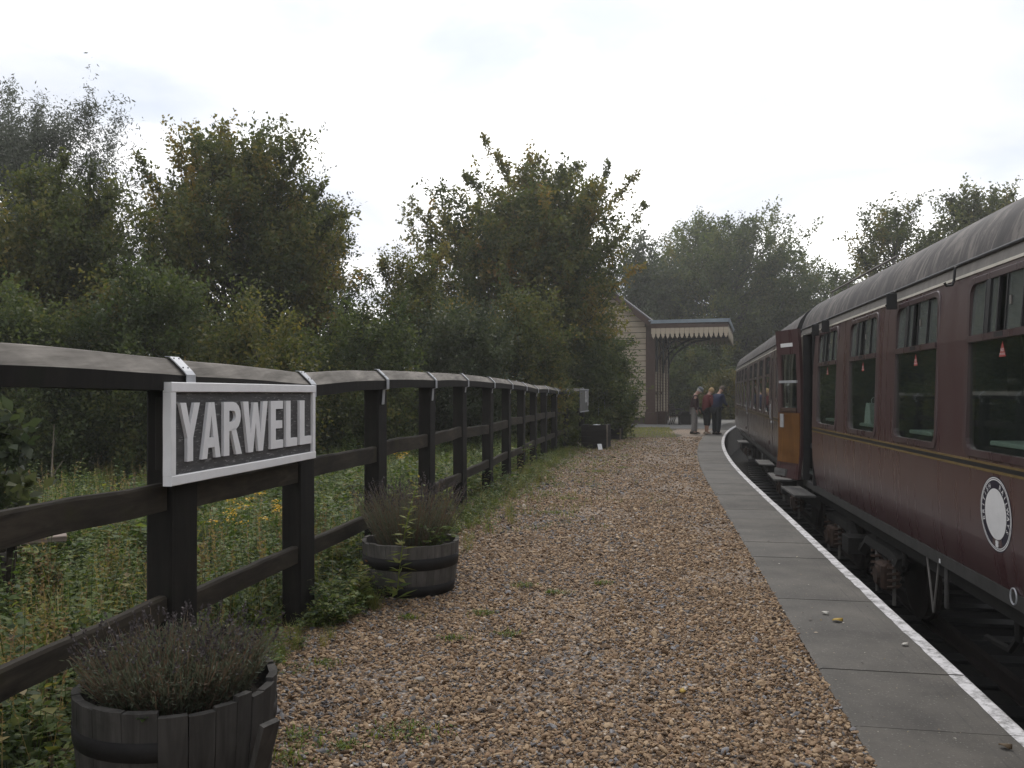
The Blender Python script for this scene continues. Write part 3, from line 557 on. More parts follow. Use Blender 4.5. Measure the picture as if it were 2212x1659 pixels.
# ---------------------------------------------------------------- platform fence
def fence():
    b0 = Vector((FENCE[3][0], FENCE[3][1], 0)); root = empty('platform_fence', b0, 0, 'long dark timber post and rail fence with silvery capping along the gravel platform', 'fence')
    n = len(FENCE); P = [Vector((x, y, 0)) for x, y, z in FENCE]; Z = [f[2] for f in FENCE]; rg = random.Random(8)
    def frame(i):
        t = (P[min(i + 1, n - 1)] - P[max(i - 1, 0)]).normalized(); return t, Vector((t.y, -t.x, 0))       # along, towards the platform
    fr = [frame(i) for i in range(n)]; dep = 0.24
    for i in range(n):
        t, no = fr[i]; c = P[i] + t * (dep / 2) - no * 0.065 - b0; h = Z[i] - 0.155 + 0.1; lean = rg.uniform(-0.008, 0.008); b = 0.012
        ring = lambda zz, ins, off: [c + t * x * (dep / 2 - ins * (abs(x) > .95)) + no * (yv + off) + Vector((0, 0, zz)) for x, yv in ((-1, -0.055), (-0.94, -0.065), (0.94, -0.065), (1, -0.055), (1, 0.055), (0.94, 0.065), (-0.94, 0.065), (-1, 0.055))]
        mb = MB().loft([ring(-0.1, 0, 0), ring(h * 0.33, 0, lean * .4), ring(h * 0.66, 0, lean * .7), ring(h - 0.1, 0, lean)], True); mb.rough(0.003, 6, i); mb.build('post', M['post'], root)
    prof = [(0.040, -0.158), (0.042, -0.082), (0.030, -0.070), (-0.040, -0.004), (-0.052, 0.0), (-0.080, 0.0), (-0.092, -0.004), (-0.160, -0.070), (-0.172, -0.082), (-0.170, -0.158)]
    for i in range(n - 1):
        rings = []; m = 7
        for k in range(m):
            u = k / (m - 1); u2 = 0.004 + u * 0.992; t0, n0 = fr[i]; t1, n1 = fr[i + 1]; no = n0.lerp(n1, u2).normalized(); pp = (P[i] + t0 * 0.12).lerp(P[i + 1] + t1 * 0.12, u2) - b0
            zz = Z[i] + (Z[i + 1] - Z[i]) * u2 + 0.005 * mnoise.noise(Vector((i * 3.1, u * 2.0, 1))) + 0.006 * math.sin(math.pi * u)
            off = 0.006 * mnoise.noise(Vector((i * 1.7, u * 2, 5)))
            rings.append([pp + no * (a + off) + Vector((0, 0, zz + z + 0.0022 * mnoise.noise(Vector((a * 60, u * 14 + i, z * 40))))) for a, z in prof])
        o_ = MB().loft(rings, True).build('cap_rail', [M['cap'], M['post']], root); mi = [(0 if 1 <= (k % 10) <= 7 else 1) for k in range((m - 1) * 10)] + [1, 1]; o_.data.polygons.foreach_set('material_index', mi)  # pale timber on top and slopes, darker timber on sides, underside and ends
        for zt, hh, nm in ((1.09 + 0.022 * rg.uniform(-1, 1), 0.135, 0), (0.525 + 0.018 * rg.uniform(-1, 1), 0.118, 1)):
            if nm == 1 and i < 5: zt = [0.56, 0.56, 0.56, 0.535, 0.535][i]
            if nm == 0 and i < 5: zt = [1.11, 1.11, 1.115, 1.085, 1.09][i]
            t0, n0 = fr[i]; t1, n1 = fr[i + 1]; a, e = P[i] + t0 * 0.2 - n0 * 0.045, P[i + 1] + t1 * 0.04 - n1 * 0.045; rings = []; z1 = zt + (rg.uniform(-0.02, 0.012)); m = 9
            for k in range(m):
                u = k / (m - 1); pp = a.lerp(e, u) - b0; no = n0; wob = 0.012 * mnoise.noise(Vector((i * 2.3 + nm * 9, u * 2.6, 3)))
                zz = zt + (z1 - zt) * u + wob; ch = 0.010 * max(0, mnoise.noise(Vector((i + nm * 4.4, u * 9, 8)))) ; th = 0.025
                rings.append([pp + no * x + Vector((0, 0, zz + y)) for x, y in ((-th, -hh), (th, -hh + .004), (th + .001, -0.012), (th - 0.008, -ch), (-th + 0.008, -ch * .6), (-th, -0.012))])
            MB().loft(rings, True).rough(0.0022, 11, i + nm * 3).build('rail', M['rail'], root)
    for i in range(n):
        if i >= n: break
        t, no = fr[i]; pp = P[i] + t * 0.085 - b0; zz = Z[i]; w = 0.034 if i > 4 else 0.04
        pr = [(-0.060, 0.010), (-0.036, 0.008), (0.036, -0.060), (0.052, -0.080), (0.052, -0.162)] + [(0.016, -0.170), (0.008, -0.235 - 0.06 * (i in (5, 6)))]
        Q = [[pp + t * s_ * w + no * a + Vector((0, 0, zz + z)) for s_ in (-1, 1)] + [pp + t * s_ * w + no * (a + 0.004) + Vector((0, 0, zz + z + 0.003)) for s_ in (1, -1)] for a, z in pr]
        st = MB().loft(Q, True).build('strap', M['strap'], root)
        if 2 < i < 7:
            for s_ in (-1, 1):
                for a, z in ((-0.028, -0.008), (0.020, -0.053)): MB().ball(pp + t * s_ * w * 0.55 + no * (a + 0.006) + Vector((0, 0, zz + z + 0.011)), 0.0042, 6, 4).build('nail_head', M['gutter'], st)
    return root
fence()

# end post with a bent loop by the planter
def loop_post():
    b = px(1296, 935, 27.6); b.z = 0; r = empty('gate_post', b, 0, 'dark post with thin pale hoop rail at the far end of the fence', 'post')
    MB().cbox((0, 0, 0.78), (0.14, 0.2, 1.56), 0.01).rough(0.003, 5).build('post', M['post'], r)
    MB().tube([(-0.06, -0.13, 0.2), (-0.06, -0.13, 1.5), (-0.03, -0.13, 1.64), (0.10, -0.13, 1.64), (0.14, -0.13, 1.5), (0.14, -0.13, 0.3)], 0.014, 6).build('hoop_rail', M['strap'], r, True)
loop_post()

# ---------------------------------------------------------------- station nameboard
def nameboard():
    a = Vector((-1.568, 3.80, 0)); b = Vector((-1.302, 5.47, 0)); L = (b - a).length; t = (b - a).normalized(); no = Vector((t.y, -t.x, 0)); z0, z1 = 1.103, 1.583
    r = empty('station_nameboard', a + t * L / 2 + Vector((0, 0, z0)), 0, 'white framed wooden nameboard reading YARWELL fixed to the fence', 'sign'); o = Vector(r.location)
    X = lambda s, z, d=0.0: a + t * s + no * d + Vector((0, 0, z)) - o
    H = z1 - z0; dz = lambda s: -0.006 * s / L
    mb = MB(); mb.hexa([X(0.01, z0 + .01, -0.03), X(L - .01, z0 + .01, -0.03), X(L - .01, z0 + .01, -0.012), X(0.01, z0 + .01, -0.012), X(0.01, z1 - .01, -0.03), X(L - .01, z1 - .01, -0.03), X(L - .01, z1 - .01, -0.012), X(0.01, z1 - .01, -0.012)])
    mb.build('backing_board', M['signboard'], r)
    w = 0.046
    def strip(name, s0, s1, za, zb, d1=0.008, n=12):
        rings = []; horiz = (s1 - s0) > (zb - za)
        for k in range(n + 1):
            u = k / n
            if horiz:
                s = s0 + (s1 - s0) * u; e = 0.0022 * mnoise.noise(Vector((s * 4, za * 9, 2))); rings.append([X(s, za + e, -0.036), X(s, za + e, d1 - .003), X(s, za + .003 + e, d1), X(s, zb - .003 + e, d1), X(s, zb + e, d1 - .003), X(s, zb + e, -0.036)])
            else:
                z = za + (zb - za) * u; e = 0.0015 * mnoise.noise(Vector((s0 * 4, z * 9, 6))); rings.append([X(s0 + e, z, -0.036), X(s0 + e, z, d1 - .003), X(s0 + .003 + e, z, d1), X(s1 - .003 + e, z, d1), X(s1 + e, z, d1 - .003), X(s1 + e, z, -0.036)])
        MB().loft(rings, True).build(name, M['signwhite'], r)
    strip('frame_strip', 0, L, z1 - w, z1); strip('frame_strip', 0, L, z0, z0 + w); strip('frame_strip', 0.0, w * 0.9, z0 + w + .001, z1 - w - .001, 0.006); strip('frame_strip', L - w * 0.9, L, z0 + w + .001, z1 - w - .001, 0.006)
    for c_s in (0.01, L - 0.10): MB().cbox(X(c_s + 0.05, (z0 + z1) / 2, -0.062), (0.045, 0.09, 0.34), 0.004, -math.atan2(t.x, t.y)).build('mounting_batten', M['post'], r)
    def letter(polys, s0, s1, ch):
        wd = s1 - s0; zb, zt = 1.206, 1.486; grp = MB()
        for p in polys: grp.prism([(x * wd, y * (zt - zb)) for x, y in p], X(s0, zb, -0.012), t, (0, 0, 1), no * 0.016)
        lo = grp.build('letter', M['signwhite'], r); fix_normals(lo.data)
    k = 0.30
    Yp = [[(0, 1), (0.30, 1), (0.5, 0.62), (0.36, 0.40), (0.36, 0.44)], [(0.70, 1), (1, 1), (0.64, 0.42), (0.36, 0.42), (0.5, 0.60)], [(0.36, 0), (0.64, 0), (0.64, 0.42), (0.36, 0.42)]]
    Yp = [[(0, 1), (0.29, 1), (0.5, 0.60), (0.71, 1), (1, 1), (0.645, 0.40), (0.645, 0), (0.355, 0), (0.355, 0.40)]]
    Ap = [[(0, 0), (0.27, 0), (0.345, 0.20), (0.655, 0.20), (0.73, 0), (1, 0), (0.655, 1), (0.345, 1)]]
    Ap = [[(0, 0), (0.27, 0), (0.51, 0.80), (0.49, 1), (0.345, 1)], [(1, 0), (0.73, 0), (0.49, 0.80), (0.51, 1), (0.655, 1)], [(0.30, 0.19), (0.70, 0.19), (0.64, 0.37), (0.36, 0.37)]]
    arc = lambda cx_, cy, rx, ry, a0, a1, n_: [(cx_ + rx * math.cos(a0 + (a1 - a0) * i / n_), cy + ry * math.sin(a0 + (a1 - a0) * i / n_)) for i in range(n_ + 1)]
    outer = arc(0.5, 0.73, 0.44, 0.27, R(90), R(-90), 8); inner = arc(0.5, 0.73, 0.15, 0.105, R(-90), R(90), 8)
    Rp = [[(0, 0), (0.29, 0), (0.29, 1), (0, 1)], [(0.29, 1)] + outer + [(0.29, 0.46), (0.29, 0.625)] + inner + [(0.29, 0.835)], [(0.40, 0.48), (0.66, 0.50), (1, 0), (0.69, 0)]]
    Wp = [[(0, 1), (0.2, 1), (0.30, 0.36), (0.42, 0.98), (0.58, 0.98), (0.70, 0.36), (0.80, 1), (1, 1), (0.80, 0), (0.61, 0), (0.5, 0.58), (0.39, 0), (0.20, 0)]]
    Ep = [[(0, 0), (0.98, 0), (0.98, 0.17), (0.38, 0.17), (0.38, 0.42), (0.90, 0.42), (0.90, 0.585), (0.38, 0.585), (0.38, 0.83), (0.96, 0.83), (0.96, 1), (0, 1)]]
    Lp = [[(0, 0), (1, 0), (1, 0.18), (0.40, 0.18), (0.40, 1), (0, 1)]]
    for pl, s0, s1, ch in ((Yp, .078, .252, 'Y'), (Ap, .272, .452, 'A'), (Rp, .487, .68, 'R'), (Wp, .694, .99, 'W'), (Ep, 1.032, 1.202, 'E'), (Lp, 1.240, 1.401, 'L'), (Lp, 1.441, 1.628, 'L')): letter(pl, s0, s1, ch)
nameboard()

# ---------------------------------------------------------------- half-barrel tubs with lavender
def tub(label, loc, rad, h, seed, broken):
    r = empty('barrel_planter', loc, R(12), label, 'planter', 'half barrel planters by the fence'); rg = random.Random(seed); n = 24; a = 0.0
    wd = [rg.uniform(0.7, 1.4) for _ in range(n)]; tot = sum(wd); prf = [(0.875, 0.0), (0.94, 0.33), (0.985, 0.7), (1.0, 1.0)]
    for i in range(n):
        da = wd[i] / tot * 2 * math.pi; g_ = 0.006 if not broken else 0.009; a0, a1 = a + g_ / 2, a + da - g_ / 2; a += da; mid = (a0 + a1) / 2
        top = h * (1 + rg.uniform(-0.02, 0.012)); out = 0.0
        front = broken and -1.35 < ((mid + R(12) + math.pi) % (2 * math.pi) - math.pi) < -0.05
        if front: top = h * rg.uniform(0.95, 1.02); out = rg.uniform(0, 0.012)
        rings = []
        for rr, zz in prf:
            z = zz * top; o_ = out * zz; ring = []
            for rd, aa in ((rr * rad + o_, a0), (rr * rad + o_ + .002, mid), (rr * rad + o_, a1), (rr * rad - 0.028 + o_, a1), (rr * rad - 0.028 + o_, a0)): ring.append((rd * math.cos(aa), rd * math.sin(aa), z))
            rings.append(ring)
        mb = MB().loft(rings, True).rough(0.002, 9, seed + i); mb.build('stave', M['stave_dark' if broken else 'stave'], r)
    if broken:                                     # a stave sprung away at the side
        q = MB(); q.box((rad * 0.985 + 0.06, 0.0, h * 0.42), (0.022, 0.075, h * 0.9), ry=R(17)); so_ = q.build('stave', M['stave_dark'], r); so_.rotation_euler = (0, 0, R(-42)); so_['label'] = 'loose stave sprung outwards'
    for z0, z1 in (((0.54, 0.76), (0.04, 0.24)) if not broken else ((0.66, 0.80), (0.16, 0.30))):
        f = lambda zz: np.interp(zz, [p[1] for p in prf], [p[0] for p in prf]) * rad
        MB().lathe([(f(z0) + .003, z0 * h), (f(z0) + .0045, z0 * h), (f((z0 + z1) / 2) + .0055, (z0 + z1) / 2 * h), (f(z1) + .0045, z1 * h), (f(z1) + .003, z1 * h)], n=40).build('hoop', M['hoop'], r, True)
    s_ = MB().lathe([(0.001, h * 0.86), (rad * 0.5, h * 0.87), (rad * 0.93, h * 0.83), (rad * 0.93, h * 0.7)], n=24); s_.rough(0.008, 12, seed).build('soil', M['soil'], r)
    return r
T1 = Vector((-1.235, 3.07, 0)); T2 = Vector((-0.79, 6.47, 0))
tub('broken grey half barrel planter with a sprung stave, in the front corner', T1, 0.352, 0.475, 2, True)
tub('grey half barrel planter with two dark hoops, beyond the nameboard', T2, 0.375, 0.40, 5, False)

def lavender(label, loc, rad, h, seed, n, dome, bud, stems_brown):
    r = empty('lavender_bush', loc, 0, label, 'plant', 'lavender growing in the barrels'); g = np.random.default_rng(seed); b = Bank(); hd = Bank()
    az = g.uniform(0, 6.28, n); rr = np.sqrt(g.random(n)) * rad * 0.62; p = np.stack([np.cos(az) * rr, np.sin(az) * rr, np.zeros(n)], 1)
    hh = h * (1 - dome * (rr / rad) ** 2) * g.uniform(0.62, 1.08, n); out = rr / rad * 0.75
    e = p + np.stack([np.cos(az) * out * hh * 1.1 + g.normal(size=n) * 0.03, np.sin(az) * out * hh * 1.1 + g.normal(size=n) * 0.03, hh], 1)
    b.strips(p, e, 0.0045, 0.003, np.where(g.random(n) < stems_brown, 0.9, 0.6), g)
    m = 17
    for k in range(m):
        u = g.uniform(0.12, 0.98, n); q = p + (e - p) * u[:, None] + g.normal(size=(n, 3)) * 0.006; d = unit(e - p) * 0.9 + g.normal(size=(n, 3)) * 0.65; L = g.uniform(0.012, 0.028, n)
        b.leaves(q, d, g.normal(size=(n, 3)), L, L * 0.19, np.clip(0.42 + g.normal(size=n) * 0.16 + 0.35 * (g.random(n) < stems_brown * .5), 0, 1))
    k = g.random(n) < bud; q = e[k]; d = unit(e - p)[k]; nk = len(q)
    b2 = q + d * g.uniform(0.03, 0.07, nk)[:, None]; b.strips(q, b2, 0.003, 0.002, 0.85, g)
    for j in range(9): hd.leaves(b2 + d * (j * 0.0035) + g.normal(size=(nk, 3)) * 0.002, d + g.normal(size=(nk, 3)) * 0.6, g.normal(size=(nk, 3)), np.full(nk, 0.013), np.full(nk, 0.008), 0.45 + g.normal(size=nk) * 0.25)
    tag(b.build('foliage', M['f_lav'], r), kind='stuff'); tag(hd.build('seed_heads', M['f_bud'], r), kind='stuff')
    return r
lavender('low dense brownish lavender mound filling the broken front barrel', T1 + Vector((0, 0, 0.41)), 0.38, 0.215, 3, 2500, 0.42, 0.08, 0.55)
lavender('leggy lavender with dark seed heads in the second barrel', T2 + Vector((0.0, 0, 0.35)), 0.40, 0.44, 9, 700, 0.5, 0.5, 0.5)
def herb_thing(name, label, cat, loc, seed, n, rad, h, L0, stops='f_weed', tint=0.42, group=None):
    r = np.random.default_rng(seed); b = Bank(); az = r.uniform(0, 6.28, n); rr = np.sqrt(r.random(n)) * rad; p = np.stack([np.cos(az) * rr, np.sin(az) * rr, h * r.uniform(0.35, 1, n)], 1)
    b.strips(p * [0.35, 0.35, 0], p, 0.004, 0.003, 0.3, r)
    for k in range(5):
        t = az + (k - 2) * 0.62; L = L0 * r.uniform(0.7, 1.2, n) * (1 - 0.12 * abs(k - 2)); b.leaves(p, np.stack([np.cos(t), np.sin(t), r.normal(size=n) * 0.15 + 0.05], 1), np.array([0, 0, 1.0]) + r.normal(size=(n, 3)) * 0.2, L, L * 0.55, tint + r.normal(size=n) * 0.09)
    root = empty(name, loc, 0, label, cat, group); tag(b.build('leaves', M[stops], root), kind='stuff'); return root
herb_thing('leafy_plant', 'lobed green leaves at the front rim of the broken barrel', 'plant', T1 + Vector((-0.02, -0.23, 0.415)), 5, 9, 0.12, 0.06, 0.035, tint=0.2)
herb_thing('leafy_plant', 'bright green strawberry leaves on the right of the second barrel', 'plant', T2 + Vector((0.15, -0.15, 0.35)), 6, 46, 0.20, 0.19, 0.06, tint=0.42)
def tall_weed(label, loc, h, seed, lean, flower=False):
    r = np.random.default_rng(seed); b = Bank(); tip = np.array([lean[0], lean[1], h]); q = bez(np.zeros(3), np.array([lean[0] * .2, lean[1] * .2, h * .6]), tip, np.linspace(0, 1, 10)); b.strips(q[:-1], q[1:], 0.010, 0.007, 0.5, r)
    n = 34; u = np.linspace(0.06, 1, n); p = bez(np.zeros(3), np.array([lean[0] * .2, lean[1] * .2, h * .6]), tip, u); az = np.arange(n) * 2.4; L = 0.13 * (1.1 - 0.85 * u) + 0.025
    for s_ in (-0.35, 0, 0.35): b.leaves(p, np.stack([np.cos(az + s_), np.sin(az + s_), 0.15 + r.normal(size=n) * 0.2], 1), np.array([0, 0, 1.0]) + r.normal(size=(n, 3)) * 0.3, L * (1 - abs(s_) * .8), L * 0.22, 0.5 + 0.15 * u + r.normal(size=n) * 0.06)
    root = empty('tall_weed', loc, 0, label, 'plant'); tag(b.build('stem_and_leaves', M['f_weed'], root), kind='stuff')
    f = Bank(); m = 14; f.leaves(tip + r.normal(size=(m, 3)) * 0.035, r.normal(size=(m, 3)) + [0, 0, 1], r.normal(size=(m, 3)), np.full(m, 0.03), np.full(m, 0.02), r.random(m)); tag(f.build('flower_heads', M['f_yellow'] if flower else M['f_weed'], root), kind='stuff')
tall_weed('tall thin sow thistle rising in front of the second barrel', (T2.x - 0.04, T2.y - 0.52, 0), 0.86, 4, (0.14, 0.05))
tall_weed('short thistle with toothed leaves at the foot of the second barrel', (T2.x - 0.30, T2.y - 0.55, 0), 0.30, 8, (0.03, 0.0))

# ---------------------------------------------------------------- sleeper planters and litter at the far end of the fence
def box_planter(label, c, sx, sy, h, rz, n):
    r = empty('sleeper_planter', c, rz, label, 'planter', 'sleeper planters by the shelter'); hh = h / n
    for k in range(n):
        z = hh * (k + 0.5)
        MB().cbox((0, -sy / 2 + .06, z), (sx - .02, 0.12, hh - 0.006), 0.006).rough(.004, 5, k).build('plank', M['planter'], r)
        MB().cbox((sx / 2 - .05, 0.06, z), (0.10, sy - .12, hh - 0.006), 0.006).rough(.004, 5, k + 3).build('plank', M['planter'], r)
        MB().cbox((-sx / 2 + .05, 0.06, z), (0.10, sy - .12, hh - 0.006), 0.006).build('plank', M['planter'], r)
        MB().cbox((0, sy / 2 - .055, z), (sx - .21, 0.11, hh - 0.006), 0.006).build('plank', M['planter'], r)
        MB().cbox((sx / 2 + .004, -sy / 2 + .06, z), (0.03, 0.13, hh - 0.008), 0.004).rough(.003, 6, k).build('plank_end', M['endgrain'], r)
    MB().box((0, 0.03, h - .09), (sx - .22, sy - .24, 0.04)).build('soil', M['soil'], r)
p = px(1291, 970, 22.9); box_planter('tall black sleeper planter with pale timber end, in front of the dark shrub', (p.x, p.y + 0.45, 0), 0.72, 0.9, 0.66, R(-14), 4)
p = px(1322, 947, 27.4); box_planter('lower sleeper planter standing behind the tall black one', (p.x, p.y + 0.4, 0), 0.75, 0.8, 0.36, R(-16), 2)
herb_thing('leafy_plant', 'sparse dry plant growing in the tall sleeper planter', 'plant', (px(1285, 918, 23.3).x, 23.35, 0.55), 12, 30, 0.26, 0.28, 0.07, tint=0.45)
def litter(name, label, loc, sx, sy, rx, rz, m, cat):
    mb = MB(); n = 5; mb.v = [((i / (n - 1) - .5) * sx, (j / (n - 1) - .5) * sy, 0.012 * math.sin(i * 1.9 + j * 1.1) * sx * 3) for j in range(n) for i in range(n)]
    mb.f = [(j * n + i, j * n + i + 1, (j + 1) * n + i + 1, (j + 1) * n + i) for j in range(n - 1) for i in range(n - 1)]
    o = mb.build(name, m); md = o.modifiers.new('thick', 'SOLIDIFY'); md.thickness = 0.002; o.location = loc; o.rotation_euler = (rx, 0, rz); return tag(o, label, cat)
litter('paper_scrap', 'crumpled white paper on the gravel before the sleeper planter', (px(1296, 968, 22.4).x, 22.4, 0.09), 0.12, 0.17, R(62), R(12), M['whiteplastic'], 'litter')
litter('plant_label', 'small white card lying on top of the tall sleeper planter', (px(1289, 917, 23.1).x, 23.1, 0.65), 0.2, 0.1, R(18), R(-8), M['whiteplastic'], 'litter')
def notice():
    a, b = px(1247, 878, 24.2), px(1265.5, 878, 25.9); t = (b - a); t.z = 0; L = t.length; t.normalize(); no = Vector((t.y, -t.x, 0)); a.z = 0; r = empty('notice_board', a + no * 0.08, 0, 'grey notice panel with small white lettering near the shrubs on the far fence', 'sign')
    z1, z0 = EYE + (850 - 841) / F_PX * 25, EYE - (889 - 850) / F_PX * 25
    MB().hexa([no * -.02 + Vector((0, 0, z0)), t * L - no * .02 + Vector((0, 0, z0)), t * L + Vector((0, 0, z0)), Vector((0, 0, z0)), no * -.02 + Vector((0, 0, z1)), t * L - no * .02 + Vector((0, 0, z1)), t * L + Vector((0, 0, z1)), Vector((0, 0, z1))]).build('panel', simple('grey_notice_paint', (0.12, 0.12, 0.115), 0.7), r)
    fr_ = MB()
    for s0, s1, za, zb in ((0, L, z1 - .025, z1 + .01), (0, L, z0 - .01, z0 + .025)): fr_.prism([(s0, za), (s1, za), (s1, zb), (s0, zb)], no * .004, t, (0, 0, 1), no * .012)
    fr_.build('trim', M['strap'], r)
    w_ = MB(); rg = random.Random(4); w_.prism([(L * .90, z0 + .17), (L * .96, z0 + .17), (L * .96, z1 - .02), (L * .90, z1 - .02)], no * .004, t, (0, 0, 1), no * .003)
    for k in range(9): zz = z1 - .07 - k * .04; w_.prism([(L * .58, zz), (L * rg.uniform(.72, .86), zz), (L * .8, zz + .02), (L * .58, zz + .02)], no * .004, t, (0, 0, 1), no * .003)
    w_.build('lettering', M['whiteplastic'], r)
notice()

# ---------------------------------------------------------------- railway coaches
SIDE_Z = [0.168, 0.24, 0.34, 0.46, 0.60, 0.76, 0.93, 1.095, 1.4, 1.7, 1.95, 2.2, 2.37, 2.445]
def SY(z): return float(np.interp(z, [0.168, 0.24, 0.34, 0.46, 0.60, 0.76, 0.93, 1.1, 1.95, 2.445, 2.56], [-0.060, -0.043, -0.027, -0.014, -0.006, -0.001, 0, 0, -0.012, -0.045, -0.06]))
HALF = 1.40
ROOF = [(-0.055, 2.557), (-0.075, 2.64), (-0.13, 2.78), (-0.22, 2.90), (-0.34, 2.99), (-0.50, 3.07), (-0.72, 3.135), (-1.0, 3.18), (-1.40, 3.20)]
def rrect(x0, x1, z0, z1, r, n=5):
    P = []
    for cx_, cz, a in ((x1 - r, z1 - r, 0), (x0 + r, z1 - r, 90), (x0 + r, z0 + r, 180), (x1 - r, z0 + r, 270)):
        for k in range(n + 1): t = R(a + 90 * k / n); P.append((cx_ + r * math.cos(t), cz + r * math.sin(t)))
    return P
def seg(x0, x1, z0, z1, d0, d1, mb):           # a bar following the body side, from depth d0 to d1 proud of it
    n = 4 if z1 - z0 > .3 else 1; rings = []
    for k in range(n + 1):
        z = z0 + (z1 - z0) * k / n; y = SY(z); rings.append([(x0, y + d0, z), (x1, y + d0, z), (x1, y + d1, z), (x0, y + d1, z)])
    return mb.loft(rings, True)
def pane(x0, x1, z0, z1, d, name, m, par):
    mb = MB(); seg(x0, x1, z0, z1, d - 0.005, d, mb); o = mb.build(name, m, par); fix_normals(o.data); return o
NO_T = {}
def sticker_text():
    if not NO_T:
        v, f = [], []
        for s_, z, sz in (('NO', 1.824, 0.034), ('SMOKING', 1.800, 0.021)):
            me = text_mesh(s_, sz, 0.0); a, b = mesh_mb(me, (0, 0, z), (-1, 0, 0), (0, 0, 1), (0, 1, 0)); o = len(v); v += a; f += [tuple(i + o for i in q) for q in b]
        NO_T['v'], NO_T['f'] = v, f
    return NO_T['v'], NO_T['f']
def make_window(root):
    outer, inner = rrect(-.635, .635, 1.052, 2.412, .10), rrect(-.585, .585, 1.108, 2.362, .082); ox = rrect(-.628, .628, 1.059, 2.405, .095)
    mb = MB(); Y = lambda P, d: [(x, SY(z) + d, z) for x, z in P]
    mb.loft([Y(outer, -.004), Y(outer, .006), Y(ox, .012), Y(inner, .010), Y(inner, -.05)], False); seg(-.60, .60, 1.918, 1.968, -.03, .016, mb)
    w = mb.build('window', M['framepaint'], root); fix_normals(w.data)
    pane(-.60, .60, 1.095, 1.925, -.016, 'pane', M['glass'], w)
    for x0, x1, d in ((.315, .60, -.016), (.075, .345, -.004), (-.325, -.068, -.004), (-.60, -.30, -.016)): pane(x0, x1, 1.962, 2.372, d, 'vent_pane', M['ventglass'], w)
    for x0, x1, z0, d in ((.20, .265, 1.93, .012), (.305, .318, 1.97, 0), (-.330, -.315, 1.97, .004), (.060, .078, 1.955, .006), (-.078, -.062, 1.955, .006)):
        mb = MB(); seg(x0, x1, z0, 2.36, d - .022, d, mb); mb.build('vent_bar', M['black'], w)
    mb = MB(); seg(-.075, .07, 1.93, 1.962, -.02, .018, mb); mb.build('vent_catch', M['black'], w)
    y = SY(1.85) - .0145; MB().prism([(-.055, 1.787), (.055, 1.787), (0, 1.897)], (0, y, 0), (1, 0, 0), (0, 0, 1), (0, .0012, 0)).build('warning_sticker', M['red'], w)
    v, f = sticker_text(); mb = MB(); mb.add([(p.x, y + .0022, p.z) for p in v], f); mb.build('sticker_lettering', M['whiteplastic'], w)
    mb = MB(); mb.box((-.14, SY(2.2) + .006, 2.17), (.022, .010, .06)); mb.build('vent_handle', M['cantrail'], w)
    return w
def side_skin(x0, x1, holes, y0=0.0, flip=1):
    xs = sorted({x0, x1} | {h[0] for h in holes} | {h[1] for h in holes}); X = []
    for a, b in zip(xs[:-1], xs[1:]): X += [a + (b - a) * k / max(1, int((b - a) / 1.2)) for k in range(max(1, int((b - a) / 1.2)))]
    X.append(xs[-1]); Zs = sorted(set(SIDE_Z) | {h[2] for h in holes} | {h[3] for h in holes}); n = len(Zs); v = []; f = []
    for x in X: v += [(x, y0 + flip * SY(z), z) for z in Zs]
    for i in range(len(X) - 1):
        for j in range(n - 1):
            mx, mz = (X[i] + X[i + 1]) / 2, (Zs[j] + Zs[j + 1]) / 2
            if any(h[0] < mx < h[1] and h[2] < mz < h[3] for h in holes): continue
            f.append((i * n + j, i * n + j + 1, (i + 1) * n + j + 1, (i + 1) * n + j))
    mb = MB(); mb.v = v; mb.f = f; return mb
PROTO = {}
def bogie(root, x):
    if 'bogie' in PROTO:
        c = copy_tree(PROTO['bogie'], root); c.location = (x, 0, 0); return c
    y = -0.30; mb = MB(); mb.tube([(-1.75, y, -.32), (-1.5, y, -.27), (-.5, y, -.27), (-.25, y, -.42), (.25, y, -.42), (.5, y, -.27), (1.5, y, -.27), (1.75, y, -.32)], 0.09, 6)
    mb.box((0, y - .9, -.40), (.35, 2.2, .2)); mb.box((0, -2.5, -.32), (3.4, .12, .2)); b = mb.build('bogie', M['underframe'], root)
    for s_ in (-1.3, 1.3):
        for yy in (-.62, -2.10): MB().lathe([(.01, -.07), (.38, -.07), (.46, -.05), (.455, .02), (.49, .03), (.48, .07), (.01, .06)], n=20).build('wheel', M['railsteel'], b).matrix_local = Matrix.Translation((s_, yy, -.53)) @ Matrix.Rotation(R(90), 4, 'X')
        q = MB(); q.cbox((s_, y + .04, -.52), (.30, .2, .30), .03); q.tube([(s_, y + .13, -.52), (s_, y + .17, -.52)], .10, 10); q.build('axle_box', M['rust'], b)
        for d in (-.34, .34):
            pth = [(s_ + d + .062 * math.cos(k * .9), y + .06 + .062 * math.sin(k * .9), -.60 + .010 * k) for k in range(30)]; MB().tube(pth, .017, 5).build('coil_spring', M['rust'], b)
            MB().tube([(s_ + d, y + .06, -.78), (s_ + d, y + .06, -.28)], .022, 6).build('spring_hanger', M['palesteel'], b)
    PROTO['bogie'] = b; b.location = (x, 0, 0); return b
